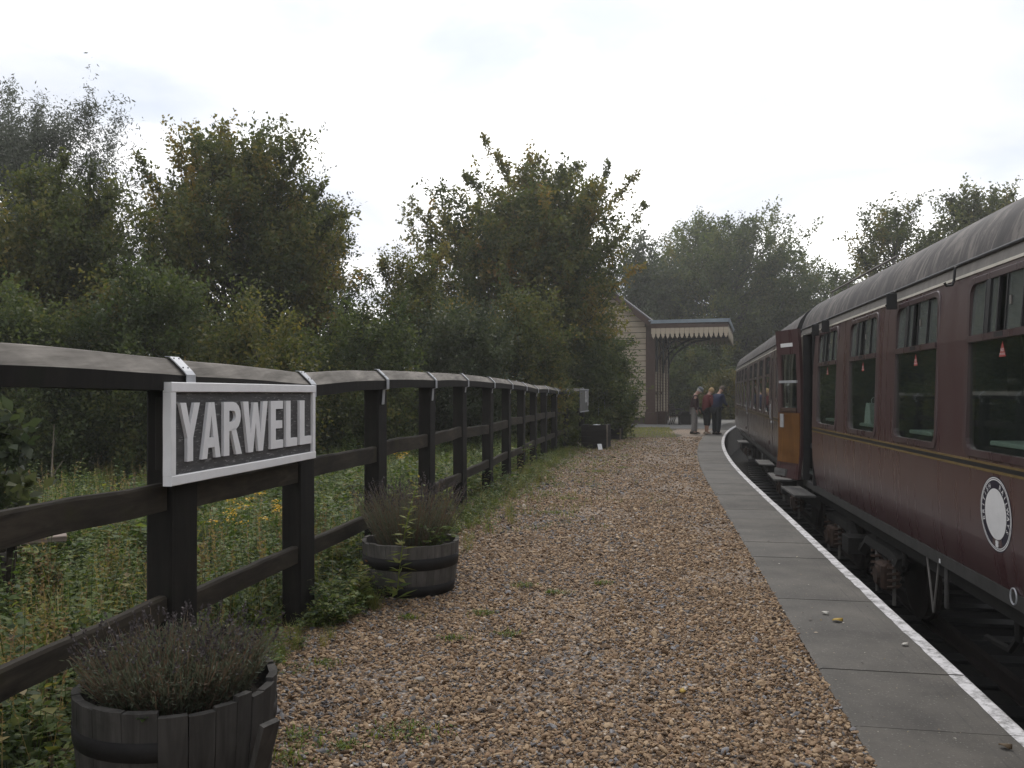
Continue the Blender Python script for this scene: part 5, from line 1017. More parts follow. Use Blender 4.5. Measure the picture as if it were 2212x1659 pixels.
# ---------------------------------------------------------------- people
def skinned(name, joints, bones, m, parent, sub=2):
    names = list(joints); idx = {k: i for i, k in enumerate(names)}; me = bpy.data.meshes.new(name)
    me.from_pydata([joints[k][0] for k in names], [(idx[a], idx[b]) for a, b in bones], []); o = link(name, me, m, parent)
    md = o.modifiers.new('Skin', 'SKIN'); md.use_smooth_shade = True
    sv = me.skin_vertices[0].data
    for k in names:
        rr = joints[k][1]; sv[idx[k]].radius = rr if isinstance(rr, tuple) else (rr, rr)
    sv[0].use_root = True
    s_ = o.modifiers.new('Smooth', 'SUBSURF'); s_.levels = sub; s_.render_levels = sub
    return o
def person(loc, rz, label, H, lean, J, hair, clothes, shoe, cap=None):
    """local frame: faces +x, y to the person's left, z up; J gives the joints"""
    r = empty('person', loc, rz, label, 'person', 'people talking on the platform')
    body = {'pelvis': (J['pelvis'], (.11, .10)), 'spine': (J['spine'], (.11, .095)), 'chest': (J['chest'], (.115, .095)), 'neck': (J['neck'], .055), 'skull': (J['skull'], (.080, .092)), 'crown': (J['crown'], (.070, .078))}
    bones = [('pelvis', 'spine'), ('spine', 'chest'), ('chest', 'neck'), ('neck', 'skull'), ('skull', 'crown')]
    for s_ in ('l', 'r'):
        body.update({'sh' + s_: (J['sh' + s_], .058), 'el' + s_: (J['el' + s_], .043), 'wr' + s_: (J['wr' + s_], .029), 'hip' + s_: (J['hip' + s_], .088), 'kn' + s_: (J['kn' + s_], .056), 'an' + s_: (J['an' + s_], .04), 'to' + s_: (J['to' + s_], .036)})
        bones += [('chest', 'sh' + s_), ('sh' + s_, 'el' + s_), ('el' + s_, 'wr' + s_), ('pelvis', 'hip' + s_), ('hip' + s_, 'kn' + s_), ('kn' + s_, 'an' + s_), ('an' + s_, 'to' + s_)]
        w, e = Vector(J['wr' + s_]), Vector(J['el' + s_]); d = (w - e).normalized(); sd = d.cross(Vector((1, 0, 0.3))).normalized(); nn = d.cross(sd)
        body['pm' + s_] = (tuple(w + d * .06), (.036, .02)); bones.append(('wr' + s_, 'pm' + s_))
        for k, (off, L) in enumerate(((-.028, .066), (-.010, .076), (.010, .072), (.028, .056))):
            p0 = w + d * .085 + sd * off; p1 = p0 + d * L * .55; p2 = p1 + (d * .7 + nn * .6) * L * .5
            body.update({'f%d%s' % (k, s_): (tuple(p0), .0095), 'g%d%s' % (k, s_): (tuple(p1), .0085), 'h%d%s' % (k, s_): (tuple(p2), .007)}); bones += [('pm' + s_, 'f%d%s' % (k, s_)), ('f%d%s' % (k, s_), 'g%d%s' % (k, s_)), ('g%d%s' % (k, s_), 'h%d%s' % (k, s_))]
        q = w + d * .035 - sd * .036; body.update({'t' + s_: (tuple(q), .011), 'u' + s_: (tuple(q + d * .03 - sd * .018 + nn * .012), .009)}); bones += [('wr' + s_, 't' + s_), ('t' + s_, 'u' + s_)]
    skinned('body', body, bones, M['skin'], r)
    sk, cr, nk = Vector(J['skull']), Vector(J['crown']), Vector(J['neck']); up = (cr - nk).normalized(); fw = (Vector(J['face']) - sk).normalized(); fw = (fw - up * fw.dot(up)).normalized(); sd = up.cross(fw)
    rot = Matrix((fw, sd, up)).transposed(); hc = (sk + cr) / 2
    mb = MB(); mb.ball(hc + fw * .095 - up * .035, .017, 6, 5, (1.3, .8, 1.2), rot)
    for s_ in (-1, 1): mb.ball(hc + sd * .083 * s_ - up * .03, .026, 6, 5, (.7, .35, 1.1), rot)
    mb.build('nose_and_ears', M['skin'], r, True)
    mb = MB()
    for s_ in (-1, 1): mb.ball(hc + fw * .083 + sd * .032 * s_ - up * .005, .010, 6, 5, (.6, 1, .8), rot)
    mb.ball(hc + fw * .083 - up * .082, .012, 6, 5, (.6, 1.9, .45), rot); mb.build('eyes_and_mouth', cloth('dark_features', (.10, .05, .045)), r, True)
    hb = MB(); n, m_ = 16, 9; rings = []
    for i in range(m_ + 1):
        t = math.pi * i / m_ * (.60 if cap else .66); ring = []
        for k in range(n):
            a = 2 * math.pi * k / n; back = .5 - .5 * math.cos(a); tt = t * (1.0 + .30 * back) * (.78 if abs(a - math.pi) > 2.4 else 1)
            p = Vector((math.sin(tt) * math.cos(a) * .112, math.sin(tt) * math.sin(a) * .100, math.cos(tt) * .122)); ring.append(hc + rot @ p + up * .006)
        rings.append(ring)
    hb.loft(rings, False); hb.rough(.006, 30, H).build('hair', hair, r, True)
    if cap:
        c = MB(); rings = []
        for i in range(7):
            t = math.pi / 2 * i / 6; rings.append([hc + up * .018 + rot @ Vector((max(math.sin(t), .02) * math.cos(a) * .124, max(math.sin(t), .02) * math.sin(a) * .11, math.cos(t) * .115)) for a in np.linspace(0, 2 * math.pi, 17)[:-1]])
        c.loft(rings, False)
        br = [[hc + up * .016 + fw * (.09 + .085 * u) + sd * s_ * .08 * (1 - .4 * u * u) - up * .02 * u for s_ in np.linspace(-1, 1, 7)] for u in (0, .5, 1)]; c.loft(br, False, False); o = c.build('cap', cap, r, True); q = o.modifiers.new('t', 'SOLIDIFY'); q.thickness = .006
    for nm, parts, bns, m in clothes: skinned(nm, parts, bns, m, r)
    for s_ in ('l', 'r'):
        a, t = Vector(J['an' + s_]), Vector(J['to' + s_]); d = (t - a); d.z = 0; d.normalize(); s2 = Vector((-d.y, d.x, 0)); mb = MB(); rings = []
        for u, w, h in ((-.10, .030, .06), (-.085, .04, .09), (-.02, .042, .095), (.06, .047, .07), (.13, .048, .05), (.175, .035, .035), (.19, .01, .02)):
            c = Vector((a.x, a.y, 0)) + d * u; rings.append([c + s2 * x * w + Vector((0, 0, z * h)) for x, z in ((-1, 0), (1, 0), (1, .55), (.55, 1), (-.55, 1), (-1, .55))])
        mb.loft(rings, True).build('shoe', shoe, r, True)
    return r
def joints(hunch=0.1, arms=None, stance=.10, step=.06, H=1.0, head=0.25, girth=1):
    J = {'pelvis': (0, 0, .95), 'spine': (.01 + hunch * .3, 0, 1.15), 'chest': (hunch * .9, 0, 1.36), 'neck': (hunch * 1.5, 0, 1.50), 'skull': (hunch * 1.8 + .06 * head * 2, 0, 1.60), 'crown': (hunch * 2.0 + .10 * head * 2, 0, 1.68)}
    J['face'] = (hunch * 1.8 + .3, 0, 1.60 - .3 * head)
    for s_, y in (('l', 1), ('r', -1)):
        J['hip' + s_] = (0, .09 * y, .90); J['kn' + s_] = (.03 + step * y * .5, stance * y, .49); J['an' + s_] = (step * y, stance * y, .085); J['to' + s_] = (step * y + .13, stance * 1.15 * y, .035)
        J['sh' + s_] = (hunch * 1.0, .185 * y, 1.40)
        a = (arms or {}).get(s_, ((.02, .05, -.28), (.08, 0, -.24))); J['el' + s_] = tuple(np.array(J['sh' + s_]) + np.array(a[0]) * [1, y, 1]); J['wr' + s_] = tuple(np.array(J['el' + s_]) + np.array(a[1]) * [1, y, 1])
    return {k: (v[0] * H, v[1] * H, v[2] * H) for k, v in J.items()}
def add(v, d): return tuple(a + b for a, b in zip(v, d))
def top_garment(J, belly=(.155, .17), hem=-.06, flare=1.0, cuff=.045):
    p = {'pelvis': (add(J['pelvis'], (0.0, 0, hem)), (belly[0] * flare, belly[1] * flare)), 'spine': (J['spine'], belly), 'chest': (J['chest'], (.165, .175)), 'yoke': (add(J['neck'], (-.012, 0, -.018)), (.082, .085))}
    b = [('pelvis', 'spine'), ('spine', 'chest'), ('chest', 'yoke')]
    for s_ in ('l', 'r'): p.update({'sh' + s_: (J['sh' + s_], .078), 'el' + s_: (J['el' + s_], .060), 'wr' + s_: (J['wr' + s_], cuff)}); b += [('chest', 'sh' + s_), ('sh' + s_, 'el' + s_), ('el' + s_, 'wr' + s_)]
    return p, b
def trousers(J, r_=(.150, .155), end='an', w=.078):
    p = {'pelvis': (add(J['pelvis'], (0, 0, .02)), r_)}; b = []
    for s_ in ('l', 'r'):
        a = Vector(J['an' + s_]); k = Vector(J['kn' + s_]); e = tuple(a + Vector((0, 0, -.035))) if end == 'an' else tuple(k.lerp(a, .45)); p.update({'hip' + s_: (J['hip' + s_], .122), 'kn' + s_: (J['kn' + s_], .095), 'an' + s_: (e, w)}); b += [('pelvis', 'hip' + s_), ('hip' + s_, 'kn' + s_), ('kn' + s_, 'an' + s_)]
    return p, b
white_hair, blond, grey_hair = cloth('white_hair', (.5, .48, .45)), cloth('blond_hair', (.42, .28, .14)), cloth('grey_brown_hair', (.13, .10, .08))
shoe = cloth('dark_shoe_leather', (.035, .03, .028))
J = joints(.055, {'l': ((.05, .05, -.27), (.10, -.02, -.23)), 'r': ((-.02, .07, -.28), (.06, 0, -.24))}, .095, .05, 1.0, .75)
q = px(1499, 937.5, 31.3); q.z = 0.012
a, b = top_garment(J, (.165, .185), -.07, 1.0); c, d = trousers(J, (.160, .168))
col = {'a': (add(J['neck'], (-.03, 0, -.03)), (.075, .07)), 'b': (add(J['neck'], (-.012, 0, .012)), (.062, .058))}
person(q, R(-12), 'person in a grey cap, dark maroon jumper and pale grey trousers, head bowed', 1.0, 0, J, white_hair, [('trousers', c, d, cloth('pale_grey_trousers', (.26, .25, .245))), ('jumper', a, b, cloth('dark_maroon_jumper', (.040, .016, .019))), ('collar', col, [('a', 'b')], cloth('white_collar', (.55, .53, .53)))], shoe, cloth('grey_cap', (.13, .145, .16)))
J = joints(.08, {'l': ((.02, .07, -.27), (.16, -.06, -.16)), 'r': ((-.02, .09, -.27), (.17, 0, -.15))}, .10, .05, 0.99, .5)
q = px(1526, 938, 31.0); q.z = 0.012
a, b = top_garment(J, (.175, .20), -.19, 1.22, .055); c, d = trousers(J, (.155, .17), 'kn', .085)
person(q, R(25), 'person with blond hair in a long red jacket and cropped black trousers, between two others', .99, 0, J, blond, [('trousers', c, d, cloth('black_trousers', (.012, .012, .014))), ('jacket', a, b, cloth('red_jacket', (.12, .022, .024)))], cloth('pale_sandal', (.36, .28, .22)))
J = joints(.13, {'l': ((.08, .05, -.27), (.18, -.06, -.10)), 'r': ((.06, .05, -.27), (.20, -.05, -.08))}, .12, .05, 1.03, .6)
q = px(1547, 938, 30.8); q.z = 0.012
a, b = top_garment(J, (.205, .225), -.10, 1.0, .05); c, d = trousers(J, (.175, .185), 'an', .078)
person(q, R(38), 'stout stooping person in a navy blue jacket and dark trousers, nearest the train', 1.03, 0, J, grey_hair, [('trousers', c, d, cloth('dark_navy_trousers', (.014, .017, .022))), ('jacket', a, b, cloth('navy_jacket', (.018, .024, .06)))], shoe)

# ---------------------------------------------------------------- trees and shrubs
NL = 0
def T(name, label, x, ytop, Y, halfw, mat, seed, **k):
    """tree whose crown is centred at picture column x, top at row ytop, at distance Y"""
    global NL
    H = EYE - (ytop - HY) / F_PX * Y; base = ((x - CX) / F_PX * Y, Y, k.pop('z', -0.05)); R_ = halfw / F_PX * Y
    sp = [tuple(px(*s[:2], Y + (s[2] if len(s) > 2 else 0))) for s in k.pop('spires', ())]
    r, n = make_tree(name, label, base, H, R_, M[mat], seed, spires=sp, **k); NL += n; return r
HG = 'trees along the far side of the weedy strip'
T('willow_tree', 'tall feathery grey-green willow with the highest top, at the left edge', 40, 225, 25, 285, 'f_grey', 1, nb=230, twigs=15, lpt=42, leaf=.135, ratio=.28, up=.35, twig_len=1.15, jag=.22, bottom=.12, group=HG, top_bias=.45, droop=.5, spires=[(20, 190), (80, 240), (120, 300), (175, 345), (215, 395), (-30, 215), (235, 470)])
T('field_maple_tree', 'dense olive-brown bush tree in front of the willow', 120, 370, 17.5, 190, 'f_olive', 2, nb=150, twigs=12, lpt=42, leaf=.105, bottom=.03, group=HG, top_bias=.3, spires=[(140, 345), (195, 360), (60, 400), (235, 430)])
T('field_maple_tree', 'rounded olive tree with a ragged many-pointed top, left of centre', 505, 305, 21, 235, 'f_olive', 3, nb=230, twigs=13, lpt=40, leaf=.12, bottom=.05, group=HG, top_bias=.35, jag=.2, spires=[(300, 338), (430, 302), (487, 288), (565, 306), (640, 340), (692, 405), (735, 470)], tint=.46)
T('alder_tree', 'dark green tree on the right shoulder of the ragged olive tree', 660, 400, 23.5, 118, 'f_dark', 4, nb=100, twigs=11, lpt=38, leaf=.10, bottom=.1, group=HG)
T('hawthorn_tree', 'broad amber-tinted tree with upright sprays, left of the shelter', 1138, 372, 30, 236, 'f_olive', 15, nb=250, twigs=12, lpt=40, leaf=.155, twig_len=.9, bottom=.12, jag=.26, group=HG, top_bias=.3, low=.35, tint=.50,
  spires=[(1042, 302), (1075, 345), (1158, 348), (1010, 385), (1255, 362), (1310, 362), (1372, 380), (1388, 445), (890, 440), (930, 470)])
T('hawthorn_tree', 'lower olive tree between the ragged tree and the amber tree', 880, 560, 22.5, 115, 'f_olive', 6, nb=80, twigs=12, lpt=40, leaf=.10, bottom=.05, group=HG, spires=[(960, 540), (830, 575)])
T('elder_bush', 'dark elder bush behind the nameboard', 560, 640, 15.5, 120, 'f_olive', 7, nb=70, twigs=11, lpt=38, leaf=.085, bottom=.02, group=HG, cat='shrub', trunk_r=.05)
T('elder_bush', 'green bush behind the fence above the left end of the nameboard', 330, 600, 15.8, 150, 'f_green', 8, nb=90, twigs=12, lpt=40, leaf=.085, bottom=.02, group=HG, cat='shrub', trunk_r=.05)
T('elder_bush', 'leafy green bush at the left edge over the end of the top rail', 60, 640, 14.5, 150, 'f_green', 9, nb=90, twigs=12, lpt=40, leaf=.085, bottom=.02, group=HG, cat='shrub', trunk_r=.05)
T('elder_bush', 'dark bush behind the third and fourth fence posts', 790, 660, 18.5, 120, 'f_green', 10, nb=80, twigs=12, lpt=38, leaf=.09, bottom=.02, group=HG, cat='shrub', trunk_r=.05)
T('blackthorn_bush', 'dense dark bush under the left of the amber tree', 1000, 655, 20.5, 110, 'f_dark', 11, nb=90, twigs=12, lpt=38, leaf=.09, bottom=.02, group=HG, cat='shrub', trunk_r=.05)
T('blackthorn_bush', 'brownish bush under the amber tree with pale outer leaves', 1120, 640, 22.5, 100, 'f_olive', 12, nb=90, twigs=12, lpt=38, leaf=.095, bottom=.02, group=HG, cat='shrub', trunk_r=.05)
T('laurel_bush', 'glossy dark green shrub hiding the left half of the shelter wall', 1283, 735, 28.5, 76, 'f_green', 13, nb=150, twigs=12, lpt=40, leaf=.13, ratio=.42, bottom=.0, cat='shrub', trunk_r=.05, up=.3)
T('ivy_bush', 'leafy shrub growing through the far end of the fence', 1217, 848, 23.9, 24, 'f_green', 14, nb=40, twigs=9, lpt=34, leaf=.10, bottom=.0, cat='shrub', trunk_r=.03, twig_len=.4)
T('ash_tree', 'big rounded hazy green tree behind the shelter canopy', 1572, 462, 66, 222, 'f_green', 16, nb=420, twigs=12, lpt=38, leaf=.25, bottom=.08, jag=.10, twig_len=1.5, trunk_r=.35, cat='tree', up=.15)
T('ash_tree', 'dark tree filling the gap behind the shelter roof', 1380, 545, 62, 120, 'f_dark', 17, nb=100, twigs=12, lpt=38, leaf=.28, bottom=.1, twig_len=1.8, trunk_r=.3)
T('sycamore_tree', 'lower green tree right of the rounded one, behind the far coach', 1795, 580, 60, 110, 'f_green', 18, nb=80, twigs=12, lpt=38, leaf=.26, bottom=.1, twig_len=1.6, trunk_r=.25)
T('sycamore_tree', 'loose branched tree with sky gaps over the near coach roof', 1930, 470, 44, 95, 'f_olive', 19, nb=60, twigs=11, lpt=28, leaf=.19, bottom=.25, twig_len=1.1, trunk_r=.22, jag=.4, z=.3, spires=[(1860, 545), (1900, 505), (1935, 470), (1985, 440)])
T('sycamore_tree', 'large yellowish tree behind the near coach at the right edge', 2110, 425, 44, 130, 'f_olive', 20, nb=100, twigs=12, lpt=36, leaf=.19, bottom=.2, twig_len=1.2, trunk_r=.25, z=.3, top_bias=.3, spires=[(2050, 430), (2085, 410), (2150, 415), (2185, 425)])
T('sycamore_tree', 'green bush tree along the top of the near coach roof, left of the yellowish one', 2020, 520, 46, 120, 'f_green', 27, nb=80, twigs=12, lpt=36, leaf=.19, bottom=.1, twig_len=1.1, trunk_r=.2, z=.3)
T('hazel_bush', 'grey-green shrub seen under the canopy behind the three people', 1500, 750, 56, 75, 'f_green', 21, nb=90, twigs=11, lpt=36, leaf=.22, bottom=.0, twig_len=1.3, trunk_r=.08, cat='shrub')
T('hazel_bush', 'golden yellow shrub between the people and the far coach', 1568, 815, 50, 42, 'f_gold', 22, nb=70, twigs=10, lpt=34, leaf=.17, bottom=.0, twig_len=.9, trunk_r=.06, cat='shrub')
T('hazel_bush', 'tall dark shrub between the shelter and the golden shrub', 1430, 740, 60, 70, 'f_dark', 23, nb=70, twigs=11, lpt=34, leaf=.24, bottom=.0, twig_len=1.3, trunk_r=.08, cat='shrub')
T('hazel_bush', 'mottled green shrub under the right end of the canopy', 1585, 700, 64, 80, 'f_green', 24, nb=90, twigs=11, lpt=34, leaf=.25, bottom=.0, twig_len=1.4, trunk_r=.08, cat='shrub')
T('sycamore_sapling', 'sapling with broad leaves close behind the fence at the left edge', -25, 868, 5.2, 75, 'f_dark', 25, nb=14, twigs=5, lpt=11, leaf=.10, ratio=.6, bottom=.45, twig_len=.22, trunk_r=.016, cat='sapling', up=.1, droop=.5)
# wood that closes the view far off
def woods():
    rg = np.random.default_rng(77); b = Bank()
    for (x0, y0, x1, y1, h, n) in ((-150, 60, -8, 78, 11, 26000), (-30, 88, 40, 92, 11, 14000), (14, 70, 30, 60, 6, 7000), (34, 84, 120, 40, 12, 16000), (24, 50, 60, 10, 7, 9000)):
        u = rg.random(n); x = x0 + (x1 - x0) * u; y = y0 + (y1 - y0) * u; hh = h * (0.62 + 0.38 * np.array([mnoise.noise(Vector((a * .12, c * .12, 1))) for a, c in zip(x, y)]) + .12)
        z = hh * rg.random(n) ** .8; x = x + rg.normal(size=n) * 2.0; y = y + rg.normal(size=n) * 2.0; p = np.stack([x, y, z], 1); L = rg.uniform(.35, .75, n)
        b.leaves(p, rg.normal(size=(n, 3)), rg.normal(size=(n, 3)) + [0, 0, .6], L, L * .6, np.array([.4 + .25 * mnoise.noise(Vector((a * .25, c * .25, d * .3))) for a, c, d in p]) + rg.normal(size=n) * .08)
    tag(b.build('distant_woods', M['f_green']), kind='stuff')
woods()

# ---------------------------------------------------------------- weeds, grass, flowers
def undergrowth():
    rg = np.random.default_rng(31); b = Bank()
    def area(n, y0, y1, d0, d1, kinds, hs, sgn=-1):
        y = y0 + (y1 - y0) * rg.random(n); pts = []
        for v in y: x = XF(v) - .13 + sgn * (d0 + (d1 - d0) * rg.random() ** 1.1); pts.append(Vector((x, v, bumpz(x, v) - .07 if sgn < 0 else 0.0)))
        scatter(b, pts, kinds, hs, rg)
    area(1500, 1.2, 8, .06, 3.2, ['nettle', 'bramble', 'nettle', 'herb', 'nettle', 'dry', 'dry', 'grass'], (.28, .72))
    area(1300, 1.2, 10, 2.0, 7, ['bramble', 'nettle', 'dry', 'nettle', 'grass'], (.35, .85))
    area(1300, 7, 24, .06, 4, ['nettle', 'nettle', 'bramble', 'grass', 'herb'], (.35, .80))
    area(900, 6, 26, 3, 9, ['bramble', 'grass', 'dry', 'nettle'], (.3, .65))
    tag(b.build('undergrowth', M['f_weed']), kind='stuff')
    b = Bank()                                   # verge creeping out from under the fence on to the gravel
    def verge(n, y0, y1, w, kinds, hs):
        pts = []
        for v in y0 + (y1 - y0) * rg.random(n): pts.append(Vector((XF(v) + .02 + abs(rg.normal()) * w, v, .0)))
        scatter(b, pts, kinds, hs, rg)
    verge(130, 4.2, 7.0, .16, ['bramble', 'herb', 'herb', 'grass'], (.12, .24)); verge(210, 7.2, 14, .24, ['herb', 'bramble', 'grass', 'nettle'], (.13, .30)); verge(240, 13, 22, .28, ['grass', 'herb', 'bramble', 'grass'], (.13, .30))
    verge(60, 1.6, 4.2, .12, ['herb', 'bramble'], (.2, .36))
    # bramble patch between the nameboard post and the second barrel
    scatter(b, [Vector((-1.22 + rg.normal() * .10, 6.0 + rg.normal() * .32, 0)) for _ in range(46)], ['bramble', 'herb'], (.2, .36), rg)
    for v in rg.uniform(9, 27, 900):
        x = XF(v) + abs(rg.normal()) * (.45 + .03 * v); b.blades(np.array([[x, v, 0.0]]) + rg.normal(size=(7, 3)) * [.05, .05, 0], rg.uniform(.03, .09, 7), .006, rg.uniform(.2, .9, 7), .5 + rg.normal(size=7) * .12, rg)
    tag(b.build('verge_weeds', M['f_weed']), kind='stuff')
    b = Bank(); n = 3400; y = rg.uniform(28.4, 37, n); x = 3.1 + (y - 28.6) * .26 + rg.random(n) * (2.6 - .1 * (y - 28.6)); b.blades(np.stack([x, y, np.full(n, .008)], 1), rg.uniform(.03, .09, n), .012, rg.uniform(.3, 1, n), .62 + rg.normal(size=n) * .12, rg)
    tag(b.build('moss_grass', M['f_weed']), kind='stuff')
undergrowth()
def tuft(x, y_, s, seed, label):
    Y = EYE * F_PX / (y_ - HY); p = px(x, y_, Y); rg = np.random.default_rng(seed); b = Bank(); n = int(46 * min(s * 9, 2)); a = rg.normal(size=(n, 3)) * [s * .5, s * .32, 0]
    b.blades(a, rg.uniform(.02, .055, n), .006, rg.uniform(.3, 1, n), .5 + rg.normal(size=n) * .1, rg); m = n; q = rg.normal(size=(m, 3)) * [s * .5, s * .32, 0] + [0, 0, .02]; b.leaves(q, rg.normal(size=(m, 3)) * [1, 1, .3], rg.normal(size=(m, 3)) * .4 + [0, 0, 1], rg.uniform(.012, .03, m), rg.uniform(.008, .018, m), .38 + rg.normal(size=m) * .1)
    r = empty('weed_tuft', (p.x, p.y, .008), 0, label, 'weed', 'weeds sprouting through the gravel'); tag(b.build('leaves', M['f_weed'], r), kind='stuff')
for i, (x, y_, s, lab) in enumerate(((868, 1590, .19, 'largest weed tuft, low green mat at the bottom of the gravel'), (650, 1600, .13, 'weed mat with pale leaf tips near the broken barrel'), (610, 1645, .16, 'bright green weed clump in the gravel beside the broken barrel'), (1100, 1377, .09, 'weed tuft in the middle of the gravel, straight below the shelter'), (1200, 1285, .10, 'weed tuft level with the foot of the second barrel, farther right'), (700, 1440, .08, 'weed sprig near the foot of the second nameboard post'), (745, 1622, .08, 'small weed sprig between the two weed mats at the bottom'), (1230, 1080, .16, 'green weed clump in the gravel right of the fence, halfway along'), (1130, 1270, .12, 'weed tuft close to the right of the second barrel'), (1040, 1330, .11, 'weed tuft just in front of the second barrel on the gravel'), (1300, 1265, .08, 'lone weed tuft nearest the slabs'), (980, 1385, .08, 'weed tuft on the gravel below the second barrel'), (1290, 1020, .16, 'distant weed tuft before the darker band of gravel'), (1190, 1110, .16, 'weed clump on the gravel beside the fourth fence post'), (880, 1340, .09, 'weed tuft at the feet of the thistles'), (1345, 1012, .14, 'farthest weed tuft in the darker band of gravel'))): tuft(x, y_, s, 50 + i, lab)
def ragwort(x, y_, Y, seed, label):
    p = px(x, y_, Y); rg = np.random.default_rng(seed); h = p.z + .08; r = empty('ragwort', (p.x, p.y, -.06), 0, label, 'flower', 'yellow flowers behind the fence'); b = Bank(); tops = []
    for k in range(5): tops.append(np.array([rg.normal() * .09, rg.normal() * .09, h * rg.uniform(.85, 1.05)]))
    for t in tops:
        b.strips(np.zeros((1, 3)), t[None], .007, .004, .3, rg); u = rg.uniform(.2, .9, 14); b.leaves(t * u[:, None], rg.normal(size=(14, 3)), rg.normal(size=(14, 3)) + [0, 0, 1], np.full(14, .06), np.full(14, .022), .35)
    tag(b.build('stalks', M['f_weed'], r), kind='stuff'); f = Bank()
    for t in tops: n = 16; f.leaves(t + rg.normal(size=(n, 3)) * [.022, .022, .008], rg.normal(size=(n, 3)) * [1, 1, .2], rg.normal(size=(n, 3)) * .3 + [0, 0, 1], np.full(n, .026), np.full(n, .016), rg.random(n))
    tag(f.build('flowers', M['f_yellow'], r), kind='stuff')
for i, (x, y_, Y, lab) in enumerate(((497, 1108, 6.6, 'yellow ragwort beneath the nameboard, in the middle of the bay'), (580, 1105, 6.9, 'yellow ragwort next to the second nameboard post'), (592, 1075, 7.6, 'smaller yellow flower above the ragwort by the second post'), (862, 975, 9.8, 'yellow flower between the third and fourth posts'), (535, 1085, 7.4, 'single yellow bloom between the two ragworts'))): ragwort(x, y_, Y, 80 + i, lab)
# picnic table half lost in the weeds
def picnic():
    p = px(45, 1200, 5.1); r = empty('picnic_table', (p.x - .74, 5.15, .02), R(30), 'bleached timber picnic table half hidden in weeds at the left edge', 'table')
    for k in range(4): MB().cbox((0, -.24 + .155 * k, .59), (1.25, .145, .045), .006).rough(.003, 7, k).build('top_plank', M['table'], r)
    for k in range(2): MB().cbox((.25, .72 + .15 * k, .43), (1.3, .14, .045), .006).rough(.003, 7, k + 9).build('seat_plank', M['table'], r)
    for x in (-.5, .5):
        MB().cbox((x, .3, .385), (.07, 1.3, .09), .006).build('cross_beam', M['rail'], r); MB().cbox((x, .0, .545), (.07, .6, .05), .006).build('cross_beam', M['rail'], r)
        for s_ in (-1, 1): MB().box((x + .06, .05 + .3 * s_, .27), (.05, .09, .66), rx=R(24 * s_)).build('leg', M['rail'], r)
picnic()
p = px(22, 1092, 11.0); r = empty('wire_fence_post', (p.x, 11.0, -.07), 0, 'thin grey post standing in the weeds before the trees at the left edge', 'post'); MB().tube([(0, 0, -.1), (.01, 0, .4), (0.005, 0, .43)], [.05, .048, .04], 8).rough(.004, 9).build('stake', M['cap'], r)
r.children[0].scale = (1, 1, 1.0 + 0.02)
p = px(110, 1075, 10.5); r = empty('bare_sapling', (p.x, 10.5, -.07), 0, 'pale bare sapling stem in front of the dark bushes, left edge', 'sapling'); mb = MB(); hs = (1090 - 935) / F_PX * 10.5 + .3
mb.tube([(0, 0, 0), (.01, 0, hs * .5), (.03, .02, hs)], [.014, .011, .004], 5); mb.tube([(.01, 0, hs * .45), (.14, .03, hs * .62)], [.007, .003], 4); mb.tube([(.012, 0, hs * .7), (.06, .0, hs * .86)], [.006, .003], 4); mb.build('stem', M['endgrain'], r)
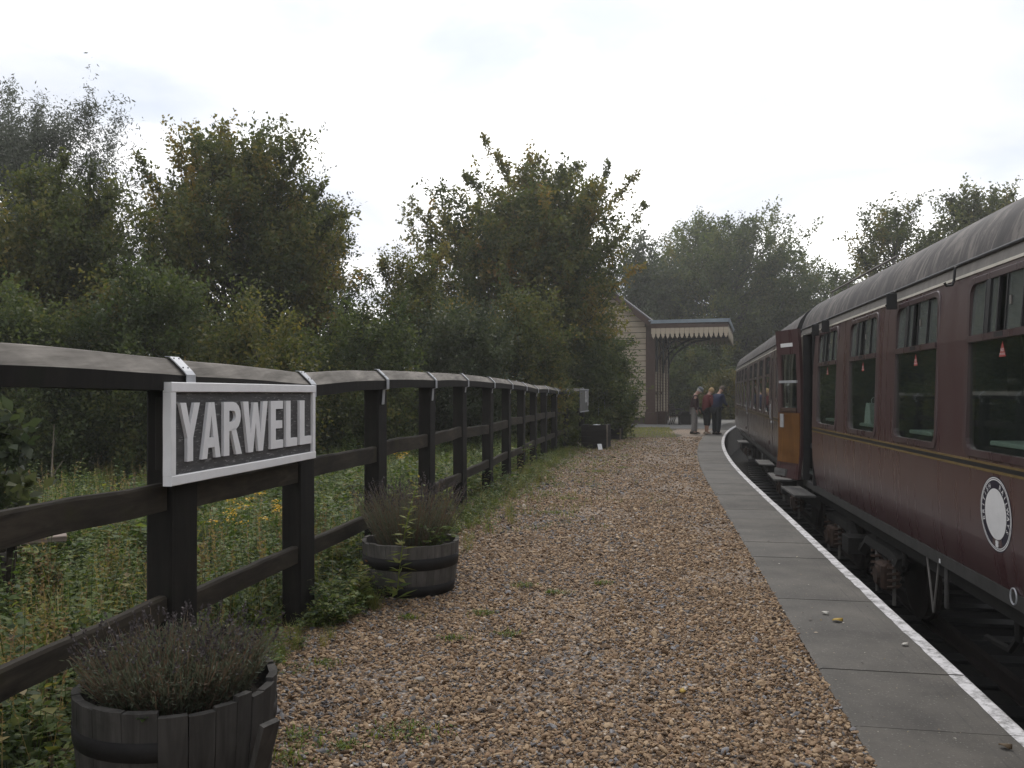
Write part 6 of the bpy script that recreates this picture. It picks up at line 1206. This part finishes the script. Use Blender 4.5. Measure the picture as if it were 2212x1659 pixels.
# fallen leaves on the slabs
def leaf_fall(x, y_, s, rz, m, label, name='fallen_leaf'):
    Y = EYE * F_PX / (y_ - HY); p = px(x, y_, Y); mb = MB(); n = 7; top = []; 
    for i in range(n): u = i / (n - 1); w = .38 * math.sin(math.pi * (u * .92 + .04)); top.append([((u - .5) * s, -w * s, .004 + .006 * math.sin(u * 5)), ((u - .5) * s, 0, .010 + .008 * u), ((u - .5) * s, w * s, .004 + .01 * u)])
    mb.loft(top, False, False); o = mb.build(name, m, None, True); o.location = (p.x, p.y, .022); o.rotation_euler = (0, 0, R(rz)); q = o.modifiers.new('t', 'SOLIDIFY'); q.thickness = .0012; tag(o, label, 'leaf')
yl, pl, bl = simple('yellow_leaf', (.36, .24, .04)), simple('pale_leaf', (.5, .48, .43)), simple('brown_leaf', (.09, .06, .03))
leaf_fall(1809, 1348, .075, 8, yl, 'yellow fallen leaf on the paving slab'); leaf_fall(1783, 1332, .05, -50, pl, 'pale curled leaf just before a slab joint, near the yellow leaf'); leaf_fall(1955, 1402, .045, 20, pl, 'pale scrap of leaf near the painted edge of the slabs'); leaf_fall(2172, 1625, .05, -35, bl, 'dark leaf on the slab nearest the corner of the photo'); leaf_fall(1475, 1505, .045, 70, yl, 'thin yellow leaf lying on the gravel')
leaf_fall(905, 1478, .06, 4, simple('grey_wood_sliver', (.3, .28, .25)), 'pale flat sliver of wood on the gravel', 'wood_sliver')

def grit():
    rg = np.random.default_rng(64); b = Bank(); n = 420; y = 2.2 + 12 * rg.random(n) ** 1.5; u = rg.random(n) ** 1.6 * .70; x = np.array([E(v) for v in y]) - .74 + u
    p = np.stack([x, y, np.full(n, .024)], 1); L = rg.uniform(.005, .016, n) * np.where(rg.random(n) < .06, 2.6, 1)
    b.leaves(p, rg.normal(size=(n, 3)) * [1, 1, .12], rg.normal(size=(n, 3)) * .25 + [0, 0, 1], L, L * rg.uniform(.3, .8, n), rg.random(n))
    tag(b.build('grit', foliage('grit_and_leaf_bits', [(0.0, (.02, .017, .014)), (.35, (.09, .06, .035)), (.65, (.26, .20, .13)), (.85, (.20, .15, .05)), (1.0, (.42, .39, .34))], 0.0)), kind='stuff')
grit()
# ---------------------------------------------------------------- one thin even haze over the whole place, added to imitate lens veil
def haze():
    mb = MB(); mb.box((0, 300, 9.0), (3200, 2400, 22.6)); hm = bpy.data.materials.new('haze'); hm.use_nodes = True; nt = hm.node_tree; nt.nodes.clear()
    o_ = nt.nodes.new('ShaderNodeOutputMaterial'); v = nt.nodes.new('ShaderNodeVolumePrincipled'); v.inputs['Color'].default_value = (.92, .92, .91, 1); v.inputs['Density'].default_value = HAZE; v.inputs['Anisotropy'].default_value = 0.3
    nt.links.new(v.outputs[0], o_.inputs['Volume']); tag(mb.build('haze', hm), kind='stuff')
HAZE = 0.0014
haze()
